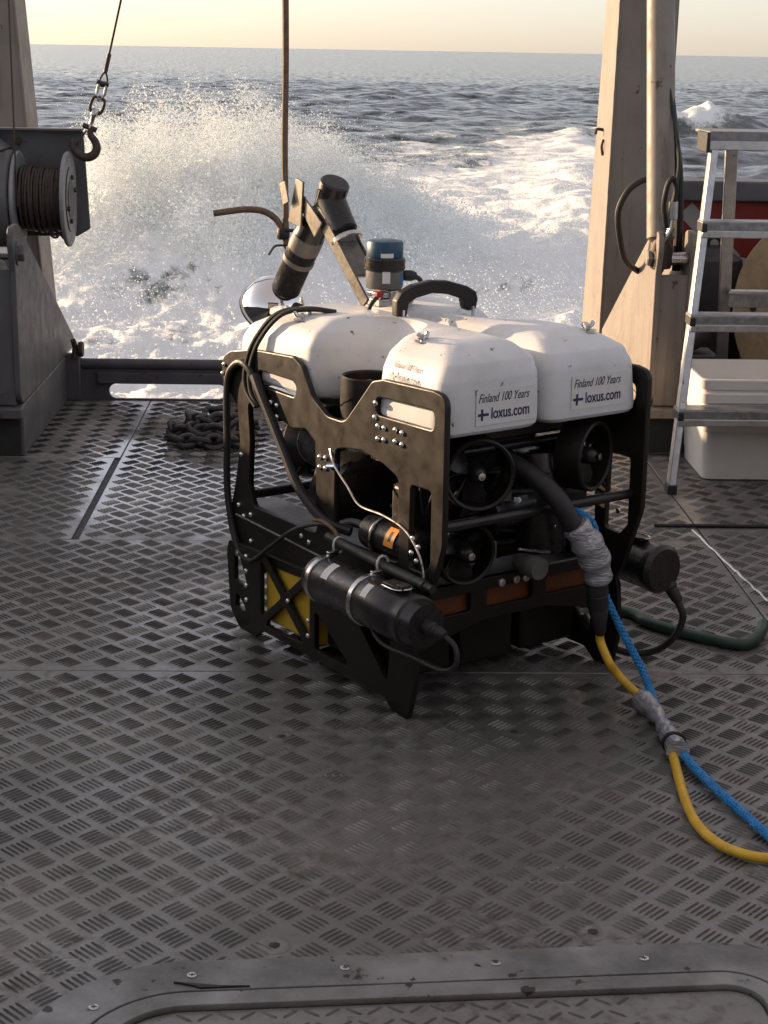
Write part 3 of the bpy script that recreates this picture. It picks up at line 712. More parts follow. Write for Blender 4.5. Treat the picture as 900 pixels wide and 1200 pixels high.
for layer, rad in enumerate((.100, .111, .120)):
    turns = 15
    seq = range(turns * 16 + 1)
    for i in seq:
        a = i / 16 * 2 * math.pi; fx = i / (turns * 16); fx = fx if layer % 2 == 0 else 1 - fx
        rr_ = rad + .004 * math.sin(i * .37) + .003 * math.sin(i * .111 + layer)
        hp.append((-.058 + fx * .166 + .004 * math.sin(a * .5 + layer), rr_ * math.cos(a), rr_ * math.sin(a)))
MB().tube(hp, .0062, 5).build('wound_wire', 'wire_rope', wn)
MB().tube(cat([(.04, -.06, -.10), (.055, -.065, -.135), (.075, -.06, -.14), (.085, -.055, -.125), (.10, -.05, -.145), (.112, -.05, -.12)], 6), .005, 6).build('loose_wire', 'wire_rope', wn)
MB().lathe([(.12, -.13), (.175, -.12), (.185, -.10), (.185, -.03), (.17, -.02)], (-.065, 0, 0), (1, 0, 0), 40).build('gear_housing', 'winch_paint', wn)
MB().cyl((-.42, 0, 0), (-.19, 0, 0), .10, 24).build('motor', 'winch_paint', wn)
MB().bx(-.30, -.20, .0, .16, -.05, .05).build('motor_mount', 'winch_paint', wn)
MB().prism([(-.21, .245), (-.19, .245), (-.12, .19), (-.135, .18)], lambda u, v, t: (u, t, v), -.16, .16).build('brace', 'winch_paint', wn)
MB().bx(-.30, -.10, .175, .68, -.12, .12).build('leg_mount', 'winch_paint', wn)
wr = MB().tube(cat([(-1.21, 6.425, .90), (-1.212, 6.43, 1.2), (-1.215, 6.47, 2.4), (-1.20, 6.5, 3.6)], 8), .0035, 6).build('winch_wire', 'wire_rope')
tag(wr, 'thin wire running up from the winch drum past the left leg', 'wire')

# ---- lifting wire with hook
hk = empty('lifting_hook', (-.9076, 6.62, 1.181), label='dark iron cargo hook on a wire with shackle and swivel link beside the winch', cat='hook')
dv = (Vector((-.825, 6.62, 1.665)) - Vector((-.876, 6.62, 1.461))).normalized()
o0 = Vector((.041, 0, .338))
MB().tube([o0, o0 + dv * 2.2], .0055, 8).build('wire', 'wire_rope', hk)
MB().tube([o0 - dv * .075, o0 + dv * .012], .0105, 10).build('crimp_sleeve', 'rust_iron', hk)
p = o0 - dv * .07; sx = Vector((dv.z, 0, -dv.x))
MB().tube(cat([p, p - dv * .035 + sx * .016, p - dv * .06 + sx * .014, p - dv * .072, p - dv * .06 - sx * .014, p - dv * .035 - sx * .016, p], 5), .0045, 8).build('wire_eye', 'wire_rope', hk)
p = p - dv * .058
MB().tube([p - sx * .028, p + sx * .028], .010, 10).build('shackle_pin', 'rust_iron', hk)
MB().tube(cat([p - sx * .017, p - sx * .017 - dv * .05, p - dv * .075, p + sx * .017 - dv * .05, p + sx * .017], 5), .0075, 8).build('shackle', 'steel', hk)
p = p - dv * .068; dl = (dv + Vector((.12, 0, 0))).normalized(); sl_ = Vector((dl.z, 0, -dl.x))
MB().tube(cat([p + sl_ * .012, p + sl_ * .028 - dl * .012, p + sl_ * .028 - dl * .06, p + sl_ * .010 - dl * .075, p - sl_ * .010 - dl * .075, p - sl_ * .028 - dl * .06, p - sl_ * .028 - dl * .012, p - sl_ * .012], 4, True), .0075, 8, True).build('swivel_link', 'rust_iron', hk)
p = p - dl * .072
MB().lathe([(.012, .02), (.018, .01), (.018, -.012), (.012, -.02), (.010, -.065), (.014, -.075)], p, dl, 14).build('swivel', 'steel', hk)
p = p - dl * .075
hb = MB(); hb.tube([p + sl_ * .034, p - sl_ * .034], .013, 10); hb.build('hook_pin', 'rust_iron', hk)
HP = [p, p + Vector((.004, 0, -.035)), p + Vector((.024, 0, -.065)), p + Vector((.030, 0, -.098)), p + Vector((.012, 0, -.128)), p + Vector((-.022, 0, -.138)), p + Vector((-.056, 0, -.125)), p + Vector((-.078, 0, -.098)), p + Vector((-.082, 0, -.070)), p + Vector((-.075, 0, -.055))]
cp = cat(HP, 5); nn = len(cp)
MB().tube(cp, [.013 + .008 * math.sin(math.pi * min(1, i / nn * 1.15)) if i < nn * .85 else .012 * (1.25 - i / nn) / .4 + .002 for i in range(nn)], 12).build('hook', 'rust_iron', hk)
MB().tube([p + Vector((-.016, 0, -.012)), p + Vector((-.066, 0, -.088))], .0045, 8).build('safety_latch', 'rust_iron', hk)

hk.scale = (.82, .82, .82)
# ---- hanging brown rope with turned-up end
hr = empty('hanging_rope', (-.158, 5.25, .9), label='stiff brown rope hanging from above, its end bent out left and tied', cat='rope')
MB().tube(cat([(.0, 0, 0), (.004, 0, .05), (0, 0, .3), (.003, 0, .6), (0, .0, 1.2), (.0, .1, 2.8)], 6), .0105, 10).build('rope', 'brown_rope', hr)
MB().tube(cat([(-.222, 0, .098), (-.17, 0, .106), (-.12, 0, .112), (-.07, 0, .108), (-.035, 0, .09), (-.014, 0, .062), (-.010, 0, .02)], 6), .0105, 10).build('rope_end', 'brown_rope', hr)
MB().lathe([(.018, 0), (.021, .006), (.021, .028), (.018, .034)], (-.004, 0, .022), (0, 0, 1), 14).build('clamp', 'black_rubber', hr)
MB().tube(cat([(-.05, -.01, -.028), (-.03, -.015, .0), (.0, -.02, .004), (.03, -.02, .002), (.03, .01, -.01)], 5), .004, 6).build('cable_tie', 'black_rubber', hr)
MB().tube(cat([(0, -.015, .05), (.03, -.02, .05), (.055, -.02, .045)], 4), .0055, 8).build('clamp_pin', 'black_rubber', hr)
for z in (-.006,): MB().tube(cat([(0, -.008, .0), (.012, -.02, -.02), (.028, -.02, -.005)], 4), .0035, 6).build('cable_tie', 'black_rubber', hr)

# ---- chain heap by the stern
ch = empty('chain_heap', (-.49, 6.45, 0), label='heap of dark iron chain on the deck by the stern slot', cat='chain')
mb = MB(); mb.tube(cat([(.034, .010, 0), (.034, -.010, 0), (.012, -.026, 0), (-.012, -.026, 0), (-.034, -.010, 0), (-.034, .010, 0), (-.012, .026, 0), (.012, .026, 0)], 3, True), .0115, 8, True)
l0 = mb.build('chain_link', 'chain_iron', ch)
pl_ = []
cpth = cat([(-.16, -.14, .02), (-.05, -.20, .02), (.08, -.19, .02), (.15, -.10, .02), (.05, -.06, .03), (-.10, -.05, .035), (-.15, .02, .03), (-.06, .08, .03), (.06, .05, .04), (.14, .02, .04), (.16, .10, .03), (.05, .16, .025), (-.04, .13, .03), (-.08, .02, .07), (.0, -.06, .075), (.08, -.02, .085), (.10, .06, .08), (.02, .06, .09), (-.05, -.10, .06), (.05, -.13, .06), (.12, -.05, .07)], 5)
d = 0; last = cpth[0]; k = 0
for q0, q1 in zip(cpth, cpth[1:]):
    d += (q1 - q0).length
    if d > .041:
        d = 0; k += 1
        t_ = (q1 - q0).normalized(); rot = t_.to_track_quat('X', 'Z') @ Quaternion((1, 0, 0), R(45 + 90 * (k % 2) + random.uniform(-22, 22)))
        z = max(q1.z, .0115 + .026 * abs(math.sin(R(45)))) 
        pl_.append(Matrix.Translation((q1.x, q1.y, z)) @ rot.to_matrix().to_4x4())
l0.matrix_local = pl_[0]; copies(l0, ch, pl_[1:])

# ---- step ladder on the right
ld = empty('stepladder', (1.45, 5.75, 0), label='worn aluminium stepladder with wide treads standing at right', cat='stepladder')
def V(x, y, z): return Vector((x - 1.45, y - 5.75, z))
def beam(name, a, b, wx, wy, m, bevel=.003):
    a, b = Vector(a), Vector(b); d_ = (b - a); L_ = d_.length; zax = d_.normalized(); x_ = Vector((1, 0, 0)); x_ = (x_ - zax * x_.dot(zax)).normalized(); y_ = zax.cross(x_)
    rot = Matrix((x_, y_, zax)).transposed()
    return MB().box((a + b) / 2, (wx, wy, L_), rot).build(name, m, ld, bevel=bevel)
FB, FT = (1.200, 5.66), (1.345, 5.98)
def fpt(z, side=0):
    t_ = z / 1.22; x = FB[0] + (FT[0] - FB[0]) * t_; y = FB[1] + (FT[1] - FB[1]) * t_
    return V(x if side == 0 else 3.42 - x, y, z)
for s_ in (0, 1):
    beam('front_rail', fpt(.022, s_), fpt(1.215, s_), .026, .058, 'aluminium')
    a = fpt(.0, s_); b_ = fpt(.03, s_)
    MB().box((a + b_) / 2 + Vector((0, 0, .0)), (.034, .066, .036)).build('rubber_foot', 'black_rubber', ld, bevel=.004)
    xr = 1.475 if s_ == 0 else 1.945
    beam('rear_rail', V(1.605 if s_ == 0 else 1.955, 6.70, .0), V(1.43 if s_ == 0 else 1.955, 6.08, 1.19), .045, .022, 'aluminium')
for z, dpt in ((.275, .095), (.598, .09), (.918, .085)):
    a = fpt(z, 0); b_ = fpt(z, 1); mid = (a + b_) / 2; L_ = b_.x - a.x
    st = MB().box(mid + Vector((0, .0, .012)), (L_ + .03, dpt, .008)).build('tread', 'tread_grip', ld, bevel=.002)
    g = MB()
    for i in range(7): g.box(mid + Vector((0, -dpt / 2 + .01 + i * (dpt - .02) / 6, .018)), (L_ + .026, .005, .004))
    g.build('tread_ribs', 'aluminium', st)
    MB().box(mid + Vector((0, -dpt / 2 - .0015, -.001)), (L_ + .026, .003, .026)).build('tread_riser', 'tread_grip', st)
    MB().box(mid + Vector((0, -dpt / 2 + .002, -.026)), (L_ + .026, .012, .026)).build('tread_nosing', 'aluminium', st, bevel=.003)
    for s_, x in ((0, a.x + .012), (1, b_.x - .012)): MB().lathe([(.005, 0), (.004, .004), (.001, .004)], (x, mid.y - dpt / 2 - .004, z - .026), (0, -1, 0), 8).build('rivet', 'steel', st)
    for x in (a.x - .008, b_.x + .008): MB().box((x, mid.y - .01, z - .004), (.02, dpt, .03)).build('end_cap', 'black_rubber', st, bevel=.003)
a = fpt(1.225, 0); b_ = fpt(1.225, 1); mid = (a + b_) / 2
tp = MB().box(mid + Vector((0, .08, .012)), (b_.x - a.x + .06, .24, .012)).build('top_platform', 'tread_grip', ld, bevel=.003)
MB().box(mid + Vector((0, -.041, .002)), (b_.x - a.x + .055, .004, .030)).build('platform_edge', 'tread_grip', tp)
MB().box(mid + Vector((0, -.036, -.03)), (b_.x - a.x + .055, .014, .034)).build('platform_nosing', 'aluminium', tp, bevel=.003)
MB().box((a.x - .036, mid.y + .02, 1.205), (.012, .16, .07)).build('platform_end_cap', 'black_rubber', tp, bevel=.003)
for z in (.62,):
    MB().box(V(1.74, 6.365, z), (.44, .05, .012)).build('rear_rung', 'aluminium', ld, bevel=.002)
    MB().box(V(1.74, 6.338, z - .032), (.44, .008, .05)).build('rear_rung_face', 'tread_grip', ld, bevel=.002)
beam('rear_brace', V(1.55, 6.5, .40), V(1.96, 6.5, .40), .02, .03, 'aluminium')

# ---- plastic totes
def tote(name, loc, h, zs, label):
    t_ = empty(name, (loc[0], loc[1], zs), label=label, cat='tote', group='stacked totes under the stepladder')
    def rr(w_, d_, r_): return fillet([(-w_ / 2, -d_ / 2), (w_ / 2, -d_ / 2), (w_ / 2, d_ / 2), (-w_ / 2, d_ / 2)], r_, 5)
    mb = MB(); secs = []
    prof = [(.0, .50, .35), (.006, .515, .365), (h * .55, .535, .385), (h * .56, .545, .395), (h - .085, .552, .400), (h - .08, .566, .414), (h - .062, .566, .414), (h - .058, .556, .404), (h - .04, .556, .404), (h - .036, .572, .420), (h - .004, .574, .422), (h, .568, .416), (h, .552, .400), (h - .006, .546, .394), (h * .5, .530, .378), (.012, .508, .356)]
    vs = []; n_ = None
    for z, w_, d_ in prof:
        r_ = rr(w_, d_, .035); n_ = len(r_); vs += [(x, y, z) for x, y in r_]
    fs = []
    for i in range(len(prof) - 1):
        for k in range(n_): fs.append((i * n_ + k, i * n_ + (k + 1) % n_, (i + 1) * n_ + (k + 1) % n_, (i + 1) * n_ + k))
    fs += [tuple(range(n_ - 1, -1, -1)), tuple((len(prof) - 1) * n_ + k for k in range(n_))]
    mb.add(vs, fs); mb.build('tub', 'tote_plastic', t_)
    return t_
tote('plastic_tote', (1.612, 6.02), .33, 0, 'lower white plastic tote standing on the deck behind the ladder')
tote('plastic_tote', (1.607, 6.02), .33, .050, 'upper white plastic tote nested in another behind the ladder')
# ---- cable drum and clutter behind the ladder
dr = empty('wooden_drum', (2.10, 7.10, .42), R(38), label='tan wooden cable drum flange leaning by the red bulwark at far right', cat='cable drum')
for x in (-.05, .16): MB().lathe([(.02, -.012), (.415, -.012), (.42, -.008), (.42, .008), (.415, .012), (.02, .012)], (x, 0, 0), (1, 0, 0), 56).build('flange', 'tan_wood', dr)
MB().cyl((-.05, 0, 0), (.16, 0, 0), .22, 28).build('core', 'tan_wood', dr)
for a in range(0, 360, 60): MB().lathe([(.016, 0), (.016, .008), (.001, .01)], (-.062, .30 * math.cos(R(a)), .30 * math.sin(R(a))), (-1, 0, 0), 8).build('bolt', 'rust_iron', dr)
pn = empty('grey_panel', (1.97, 7.80, 0), label='pale grey pointed panel leaning against the red bulwark behind the drum', cat='panel')
MB().prism([(-.14, .0), (.14, .0), (.10, .30), (.06, .56), (-.06, .58), (-.10, .40)], lambda u, v, t: (u, t + v * .10, v), 0, .015).build('panel', 'pale_panel', pn)
fd = empty('shade_filler', (1.74, 7.60, 0), label='dark upright fender standing in shade between ladder rails and red bulwark', cat='filler')  # dark body added to stand in for shade behind the ladder
MB().lathe([(.06, 0), (.13, .02), (.15, .08), (.15, .52), (.13, .60), (.07, .64), (.03, .66)], (0, 0, 0), (0, 0, 1), 24).build('body', 'black_rubber', fd)
MB().tube([(.03 * math.cos(R(a)), 0, .67 + .03 * math.sin(R(a))) for a in range(0, 360, 30)], .010, 8, True).build('eye', 'black_rubber', fd)
rl = empty('black_roll', (1.50, 6.86, .30), label='short black rubber roll propped behind the stepladder', cat='roll')
MB().lathe([(.02, 0), (.035, .004), (.042, .012), (.042, .20), (.035, .21), (.02, .21)], (-.10, -.12, .02), (.75, .6, .25), 20).build('roll', 'black_rubber', rl)
MB().bx(-.09, .10, -.10, .10, -.30, .0).build('base', 'dark_paint', rl, bevel=.01)
bc = MB().tube(cat([(1.06, 5.214, .006), (1.2, 5.216, .006), (1.45, 5.214, .006), (1.75, 5.216, .006), (2.2, 5.214, .006)], 4), .006, 8).build('black_cable', 'black_rubber'); tag(bc, 'thin black cable lying along the deck seam at right', 'cable')
gh = MB().tube(cat([(.60, 4.50, .016), (.815, 4.305, .016), (.859, 4.222, .016), (.936, 4.141, .016), (1.054, 4.058, .016), (1.10, 4.068, .018), (1.145, 4.135, .022), (1.165, 4.19, .026)], 7), .0155, 12).build('green_hose', 'green_hose'); tag(gh, 'dark green hose lying on the deck to the right of the vehicle', 'hose')

# ================================================================== the underwater vehicle
# local axes: x across (0 = left side plate), y rear to front, z up
rov = empty('underwater_vehicle', (.185, 3.604, 0), R(34.0), label='black framed underwater robot with white float blocks standing on deck', cat='underwater robot')
SIDE = Matrix(((0, 0, 1, 0), (1, 0, 0, 0), (0, 1, 0, 0), (0, 0, 0, 1)))      # (u=l, v=z, t=w)
body = fillet([(.845, .66, .05), (.842, .715, .05), (.80, .738, .06), (.69, .758, .05), (.50, .769, .03), (.462, .752, .03), (.415, .684, .05), (.35, .648, .06), (.272, .648, .05), (.222, .70, .05), (.160, .766, .03), (.12, .776, .02), (-.07, .782, .03), (-.112, .775, .035), (-.114, .44, .08), (-.06, .28, .06), (-.03, .235, .03), (.25, .225, .02), (.80, .20, .03), (.806, .30, .06), (.775, .40, .06), (.752, .50, .09), (.762, .60, .06), (.80, .63, .04)], .02, 5)
holes = [fillet([(.665, .672), (.49, .668), (.478, .70), (.50, .714), (.665, .716)], .016, 4),
         fillet([(.148, .690), (-.078, .694), (-.078, .745), (.148, .738)], .018, 4),
         fillet([(.715, .615), (.690, .630), (.50, .595), (.44, .605), (.395, .58), (.385, .345), (.69, .345), (.712, .40), (.705, .52)], .02, 4),
         fillet([(.312, .580), (.275, .590), (.20, .600), (.11, .585), (.052, .565), (.040, .36), (.315, .35)], .02, 4),
         fillet([(.008, .560), (-.074, .562), (-.076, .39), (-.05, .36), (.010, .36)], .014, 4)]
for side, w0 in ((0, .0), (1, .605)):
    plate('side_plate', body, holes, .016, T(w0 + .0, 0, 0) @ SIDE, 'black_plastic', rov, .003)
skid = fillet([(-.02, .0, .02), (.035, .0, .012), (.075, .028, .02), (.62, .028, .02), (.66, .0, .012), (.735, .0, .035), (.785, .045, .05), (.80, .20, .02), (.79, .232, .01), (.05, .262, .02), (-.03, .235, .03), (-.045, .10, .05)], .01, 4)
def tri(a, b, c, r=.008): return fillet([a, b, c], r, 3)
cx, cz, hw = .50, .148, .014
sh_ = []
X0, X1, Z0, Z1 = .395, .632, .045, .240
def brace_holes(X0, X1, Z0, Z1, g=.009):
    cx, cz = (X0 + X1) / 2, (Z0 + Z1) / 2; gx = g * 1.5; gz = g * 1.5
    return [tri((X0, Z0 + gz), (cx - gx, cz), (X0, Z1 - gz)), tri((X1, Z0 + gz), (X1, Z1 - gz), (cx + gx, cz)),
            tri((X0 + gx, Z0), (X1 - gx, Z0), (cx, cz - gz)), tri((X0 + gx, Z1), (cx, cz + gz), (X1 - gx, Z1))]
sh_ += brace_holes(X0, X1, Z0, Z1)
sh_ += [tri((.685, .05), (.76, .055), (.755, .105), .010), fillet([(.690, .120), (.765, .13), (.765, .205), (.735, .205)], .008, 3)]
sh_ += [tri((.20, .05), (.375, .05), (.375, .16), .010), tri((.06, .06), (.20, .19), (.05, .19), .010)]
for w0 in (-.016, .621): plate('skid_plate', skid, sh_, .014, T(w0, 0, 0) @ SIDE, 'black_plastic', rov, .002)
# yellow battery box and floor of the skid
MB().bx(.0, .20, .388, .64, .05, .252).build('yellow_box', 'yellow_plastic', rov, bevel=.006)
MB().bx(.40, .59, .40, .612, .06, .25).build('yellow_box', 'yellow_plastic', rov, bevel=.006)
MB().bx(.010, .595, .08, .72, .262, .272).build('tray', 'black_plastic', rov)
MB().bx(.012, .12, .45, .78, .328, .334).build('tray_panel', 'grey_plastic', rov)
# lower rail groove on left plate
MB().tube([(-.009, .775, .306), (-.009, .25, .290)], .003, 6).build('rail_edge', 'grey_plastic', rov)
# rear cross plate with openings and orange panels
RB = Matrix(((1, 0, 0, 0), (0, 0, -1, 0), (0, 1, 0, 0), (0, 0, 0, 1)))       # (u=w, v=z)
rp_o = fillet([(.0, .30), (.605, .30), (.605, .16), (.52, .175), (.40, .20), (.20, .20), (.10, .175), (.0, .15)], .02, 4)
rp_h = [fillet([(.05, .225), (.17, .225), (.17, .275), (.05, .275)], .008, 3), fillet([(.215, .225), (.36, .225), (.36, .275), (.215, .275)], .008, 3), fillet([(.40, .225), (.55, .225), (.55, .275), (.40, .275)], .008, 3)]
plate('cross_plate', rp_o, rp_h, .014, T(0, .0, 0) @ RB, 'black_plastic', rov, .002)
for a, b_ in ((.045, .175), (.21, .365), (.395, .555)): MB().bx(a, b_, .012, .02, .218, .282).build('orange_panel', 'orange_panel', rov)
plate('cross_plate', rp_o, rp_h, .014, T(0, .70, 0) @ RB, 'black_plastic', rov, .002)
# cross tubes
for l_, z, r_ in ((-.075, .470, .013), (.72, .37, .013), (.60, .60, .012), (.05, .60, .012)):
    MB().tube([(.006, l_, z), (.60, l_, z)], r_, 12).build('cross_tube', 'black_anodised', rov)
# floats
def float_block(w_in, w_out, sgn):
    """outline in (w, l): straight inner side, scooped outer side"""
    def scoop(l_): return .165 * math.sqrt(max(0, 1 - (abs(l_ - .305) / .122) ** 2.4))
    pts = []
    rear, front = -.088, .80
    N = 64
    outer = []
    for i in range(N + 1):
        l_ = rear + (front - rear) * i / N
        cut = scoop(l_)
        # soft lips where scoop meets the side
        outer.append((w_out + sgn * cut, l_))
    # smooth the lips
    for _ in range(3):
        outer = [outer[0]] + [((outer[i - 1][0] + 2 * outer[i][0] + outer[i + 1][0]) / 4, outer[i][1]) for i in range(1, N)] + [outer[-1]]
    inner = [(w_in, rear + (front - rear) * i / N) for i in range(N + 1)]
    raw = outer + inner[::-1]
    # round the four plan corners
    def rnd(p):
        w_, l_ = p; rc = .035
        lo, hi = min(w_in, w_out), max(w_in, w_out)
        for cw, sw in ((lo, 1), (hi, -1)):
            for cl_, sl2 in ((rear, 1), (front, -1)):
                cxx, cyy = cw + sw * rc, cl_ + sl2 * rc
                if (w_ - cxx) * sw < 0 and (l_ - cyy) * sl2 < 0:
                    dx, dy = w_ - cxx, l_ - cyy; m_ = max(abs(dx), abs(dy)); h_ = math.hypot(dx, dy)
                    if h_ > 1e-6: w_, l_ = cxx + dx * m_ / h_, cyy + dy * m_ / h_
        return w_, l_
    # add end points along the rear and front edges
    ends_r = [(w_in + (w_out - w_in) * i / 16, rear) for i in range(1, 16)]
    ends_f = [(w_out + (w_in - w_out) * i / 16, front) for i in range(1, 16)]
    ring = outer + ends_f + inner[::-1] + ends_r
    ring = [rnd(p) for p in ring]
    if sgn < 0: ring = ring[::-1]
    ring = ring[::-1]
    n_ = len(ring); nor = []
    for i in range(n_):
        a, b_ = Vector(ring[i - 1]), Vector(ring[(i + 1) % n_]); t_ = (b_ - a)
        t_ = t_.normalized() if t_.length > 1e-9 else Vector((1, 0)); nor.append((t_.y, -t_.x))
    area = sum(ring[i - 1][0] * ring[i][1] - ring[i][0] * ring[i - 1][1] for i in range(n_))
    if area < 0: nor = [(-a, -b_) for a, b_ in nor]
    # levels: (z, inset of sides, inset of ends, inset of inner side)
    LV = [(.672, .020, .020, .02), (.677, .007, .007, .008), (.685, .001, .001, .002), (.700, 0, 0, 0), (.795, .012, .002, .002), (.803, .0145, .0035, .003), (.832, .030, .012, .009), (.838, .036, .0165, .012), (.860, .068, .062, .030), (.864, .076, .074, .036), (.871, .112, .125, .056)]
    order = ['o'] * (N + 1) + ['e'] * 15 + ['i'] * (N + 1) + ['e'] * 15
    if sgn > 0: order = order[::-1]
    vs = []; fs = []
    cin = 1 if w_in > w_out else -1          # direction from outer to inner side
    for z, a1, a2, a3 in LV:
        for (w_, l_), kd in zip(ring, order):
            width = abs(w_in - w_out) - scoop(l_); lim = .40 * max(.02, width)
            if kd == 'o': sh_w = cin * min(a1, lim)
            elif kd == 'i': sh_w = -cin * min(a3, lim)
            else:
                u_ = abs(w_ - w_out) / abs(w_in - w_out)
                sh_w = cin * (a1 * (1 - u_) - a3 * u_)
            t0 = max(0, min(1, (rear + .2 - l_) / .2)); t1 = max(0, min(1, (l_ - front + .2) / .2))
            dz = -(max(0, l_ - .70)) * .35 * max(0, (z - .70) / .17)
            vs.append((w_ + sh_w, l_ + a2 * t0 - a2 * t1, z + dz))
    m_ = len(LV)
    for i in range(m_ - 1):
        for k in range(n_): fs.append((i * n_ + k, i * n_ + (k + 1) % n_, (i + 1) * n_ + (k + 1) % n_, (i + 1) * n_ + k))
    c = len(vs)
    idx = list(range(n_))
    if sgn > 0: idx = idx[::-1]
    # position in 'outer + ends_f + inner reversed + ends_r' -> ring index
    pos = {j: (n_ - 1 - j if sgn > 0 else j) for j in range(n_)}
    def cap(base, flip):
        q = []
        for i in range(N): q.append((pos[i], pos[i + 1], pos[N + 1 + 15 + (N - i - 1)], pos[N + 1 + 15 + (N - i)]))
        q.append(tuple(pos[j] for j in [N] + list(range(N + 1, N + 16)) + [N + 16]))
        q.append(tuple(pos[j] for j in [2 * N + 16] + list(range(2 * N + 17, 2 * N + 32)) + [0]))
        q = [tuple(base + j for j in f) for f in q]
        return [f[::-1] for f in q] if flip else q
    up = sgn < 0
    fs += cap((m_ - 1) * n_, not up) + cap(0, up)
    if area < 0: fs = [f[::-1] for f in fs]
    mb = MB(); mb.add(vs, fs)
    return mb.build('float_block', 'white_float', rov, ang=30)
fbl = float_block(.297, .004, 1)
fbr = float_block(.309, .601, -1)
def sticker(parent, org, u, v, sc_, faded=False, backing=True):
    M = frame(org, u, v); ink = 'ink_faded' if faded else 'ink_navy'
    if backing: plate('sticker', fillet([(-.088 * sc_, -.040 * sc_), (.088 * sc_, -.040 * sc_), (.088 * sc_, .040 * sc_), (-.088 * sc_, .040 * sc_)], .003, 3), [], .0008, M @ T(0, 0, .0006), 'label_white', parent, .0001)
    text('sticker_lettering', 'loxus.com', 0.036 * sc_, M @ T(-.046 * sc_, -.026 * sc_, .0016), ink, parent, offset=.0006 * sc_, sx=.76)
    text('sticker_lettering', 'Finland 100 Years', .029 * sc_, M @ T(-.083 * sc_, .012 * sc_, .0016), 'ink_faded' if faded else 'ink_navy', parent, shear=.35, sx=.70)
    k = MB()
    for (x0, x1, y0, y1) in ((-.083, -.052, -.019, -.0125), (-.0745, -.068, -.029, -.0025)):
        k.add([M @ Vector((a * sc_, b_ * sc_, .0014 if y1 - y0 < .01 else .0015)) for a, b_ in ((x0, y0), (x1, y0), (x1, y1), (x0, y1))], [(0, 1, 2, 3)])
    k.build('sticker_flag', ink, parent)
sticker(fbl, (.186, -.0885, .737), (1, 0, 0), (0, 0, 1), 1.0)
sticker(fbr, (.468, -.0885, .742), (1, 0, 0), (0, 0, 1), 1.0)
sticker(fbl, (.0180, .062, .798), (0, -1, 0), (.34, 0, 1), .74, True, False)
for (w_, l_, z, a) in ((.085, .095, .869, 20), (.062, .565, .856, -35), (.50, -.0, .870, 60), (.53, .03, .868, 10)):
    o = MB().lathe([(.022, 0), (.020, .002), (.006, .002), (.006, .012), (.0045, .016), (.001, .016)], (w_, l_, z - .007), n=14).build('wing_nut', 'steel', rov)
    k = MB()
    for s_ in (-1, 1):
        d_ = Vector((math.cos(R(a)), math.sin(R(a)), 0)) * s_; q = Vector((w_, l_, z + .0))
        k.tube(cat([q + d_ * .004, q + d_ * .014 + Vector((0, 0, .004)), q + d_ * .019 + Vector((0, 0, .014))], 4), [.004, .0042, .0045, .005, .0055, .006, .0062, .006, .003][:9], 8)
    k.build('wing', 'steel', o)
# carrying handle
hd = MB(); hpts = []
prof = [(0, 0), (.020, .0), (.026, .036), (.050, .050), (.095, .060), (.14, .055), (.185, .040), (.192, .012), (.215, .012), (.22, .035), (.215, .052), (.19, .066), (.14, .080), (.095, .083), (.045, .074), (.012, .058), (0, .04)]
hprof = fillet([(p_[0] - .11, p_[1]) for p_ in prof], .006, 3)
hM = frame((.325, .365, .868), Vector((.95, -.15, 0)), (0, 0, 1))
plate('handle', hprof, [], .030, hM, 'black_plastic', rov, .004)
for u in (-.098, .098): MB().box(hM @ Vector((u, .002, .0172)), (.006, .006, .034)).build('handle_clip', 'aluminium', rov)
# sonar head on the centre line
sx_, sy_, sz_ = .305, .555, .868
sn = MB().lathe([(.045, .045), (.048, .05), (.048, .088), (.045, .092)], (sx_, sy_, sz_ - .0), n=32).build('sonar_head', 'grey_plastic', rov)
MB().lathe([(.050, .0), (.053, .003), (.053, .028), (.050, .032)], (sx_, sy_, sz_ + .092), n=32).build('sonar_collar', 'black_anodised', sn)
MB().lathe([(.046, .0), (.047, .003), (.047, .036), (.044, .041), (.030, .044), (.0005, .045)], (sx_, sy_, sz_ + .124), n=32).build('sonar_cap', 'blue_cap', sn)
mb = MB(); mb.box((sx_ + .0, sy_, sz_ + .012), (.085, .08, .02)); mb.box((sx_ + .02, sy_ - .02, sz_ + .032), (.06, .05, .022)); mb.box((sx_ - .025, sy_ - .01, sz_ + .032), (.03, .06, .014)); mb.build('sonar_mount', 'steel', rov, bevel=.003)
MB().box((sx_ - .045, sy_ - .04, sz_ + .036), (.02, .016, .014)).build('mount_knob', 'red_plastic', rov, bevel=.003)
MB().lathe([(.010, 0), (.010, .008), (.001, .009)], (sx_ + .045, sy_ - .046, sz_ + .016), (0, -1, 0), 6).build('mount_bolt', 'steel', rov)
def curved_label(parent, c, r_, z0, z1, a0, a1, m, name='label'):
    vs = []; n_ = 8
    for i in range(n_ + 1):
        a = R(a0 + (a1 - a0) * i / n_)
        for z in (z0, z1): vs.append((c[0] + r_ * math.cos(a), c[1] + r_ * math.sin(a), z))
    mb = MB(); mb.add(vs, [(2 * i, 2 * i + 2, 2 * i + 3, 2 * i + 1) for i in range(n_)]); return mb.build(name, m, parent)
curved_label(sn, (sx_, sy_), .0486, sz_ + .062, sz_ + .092, 228, 252, 'label_white')
curved_label(sn, (sx_, sy_), .0476, sz_ + .126, sz_ + .137, 222, 262, 'label_white')
curved_label(sn, (sx_, sy_), .0486, sz_ + .060, sz_ + .082, 292, 330, 'label_blue')
curved_label(sn, (sx_, sy_), .0536, sz_ + .098, sz_ + .112, 308, 325, 'label_white')
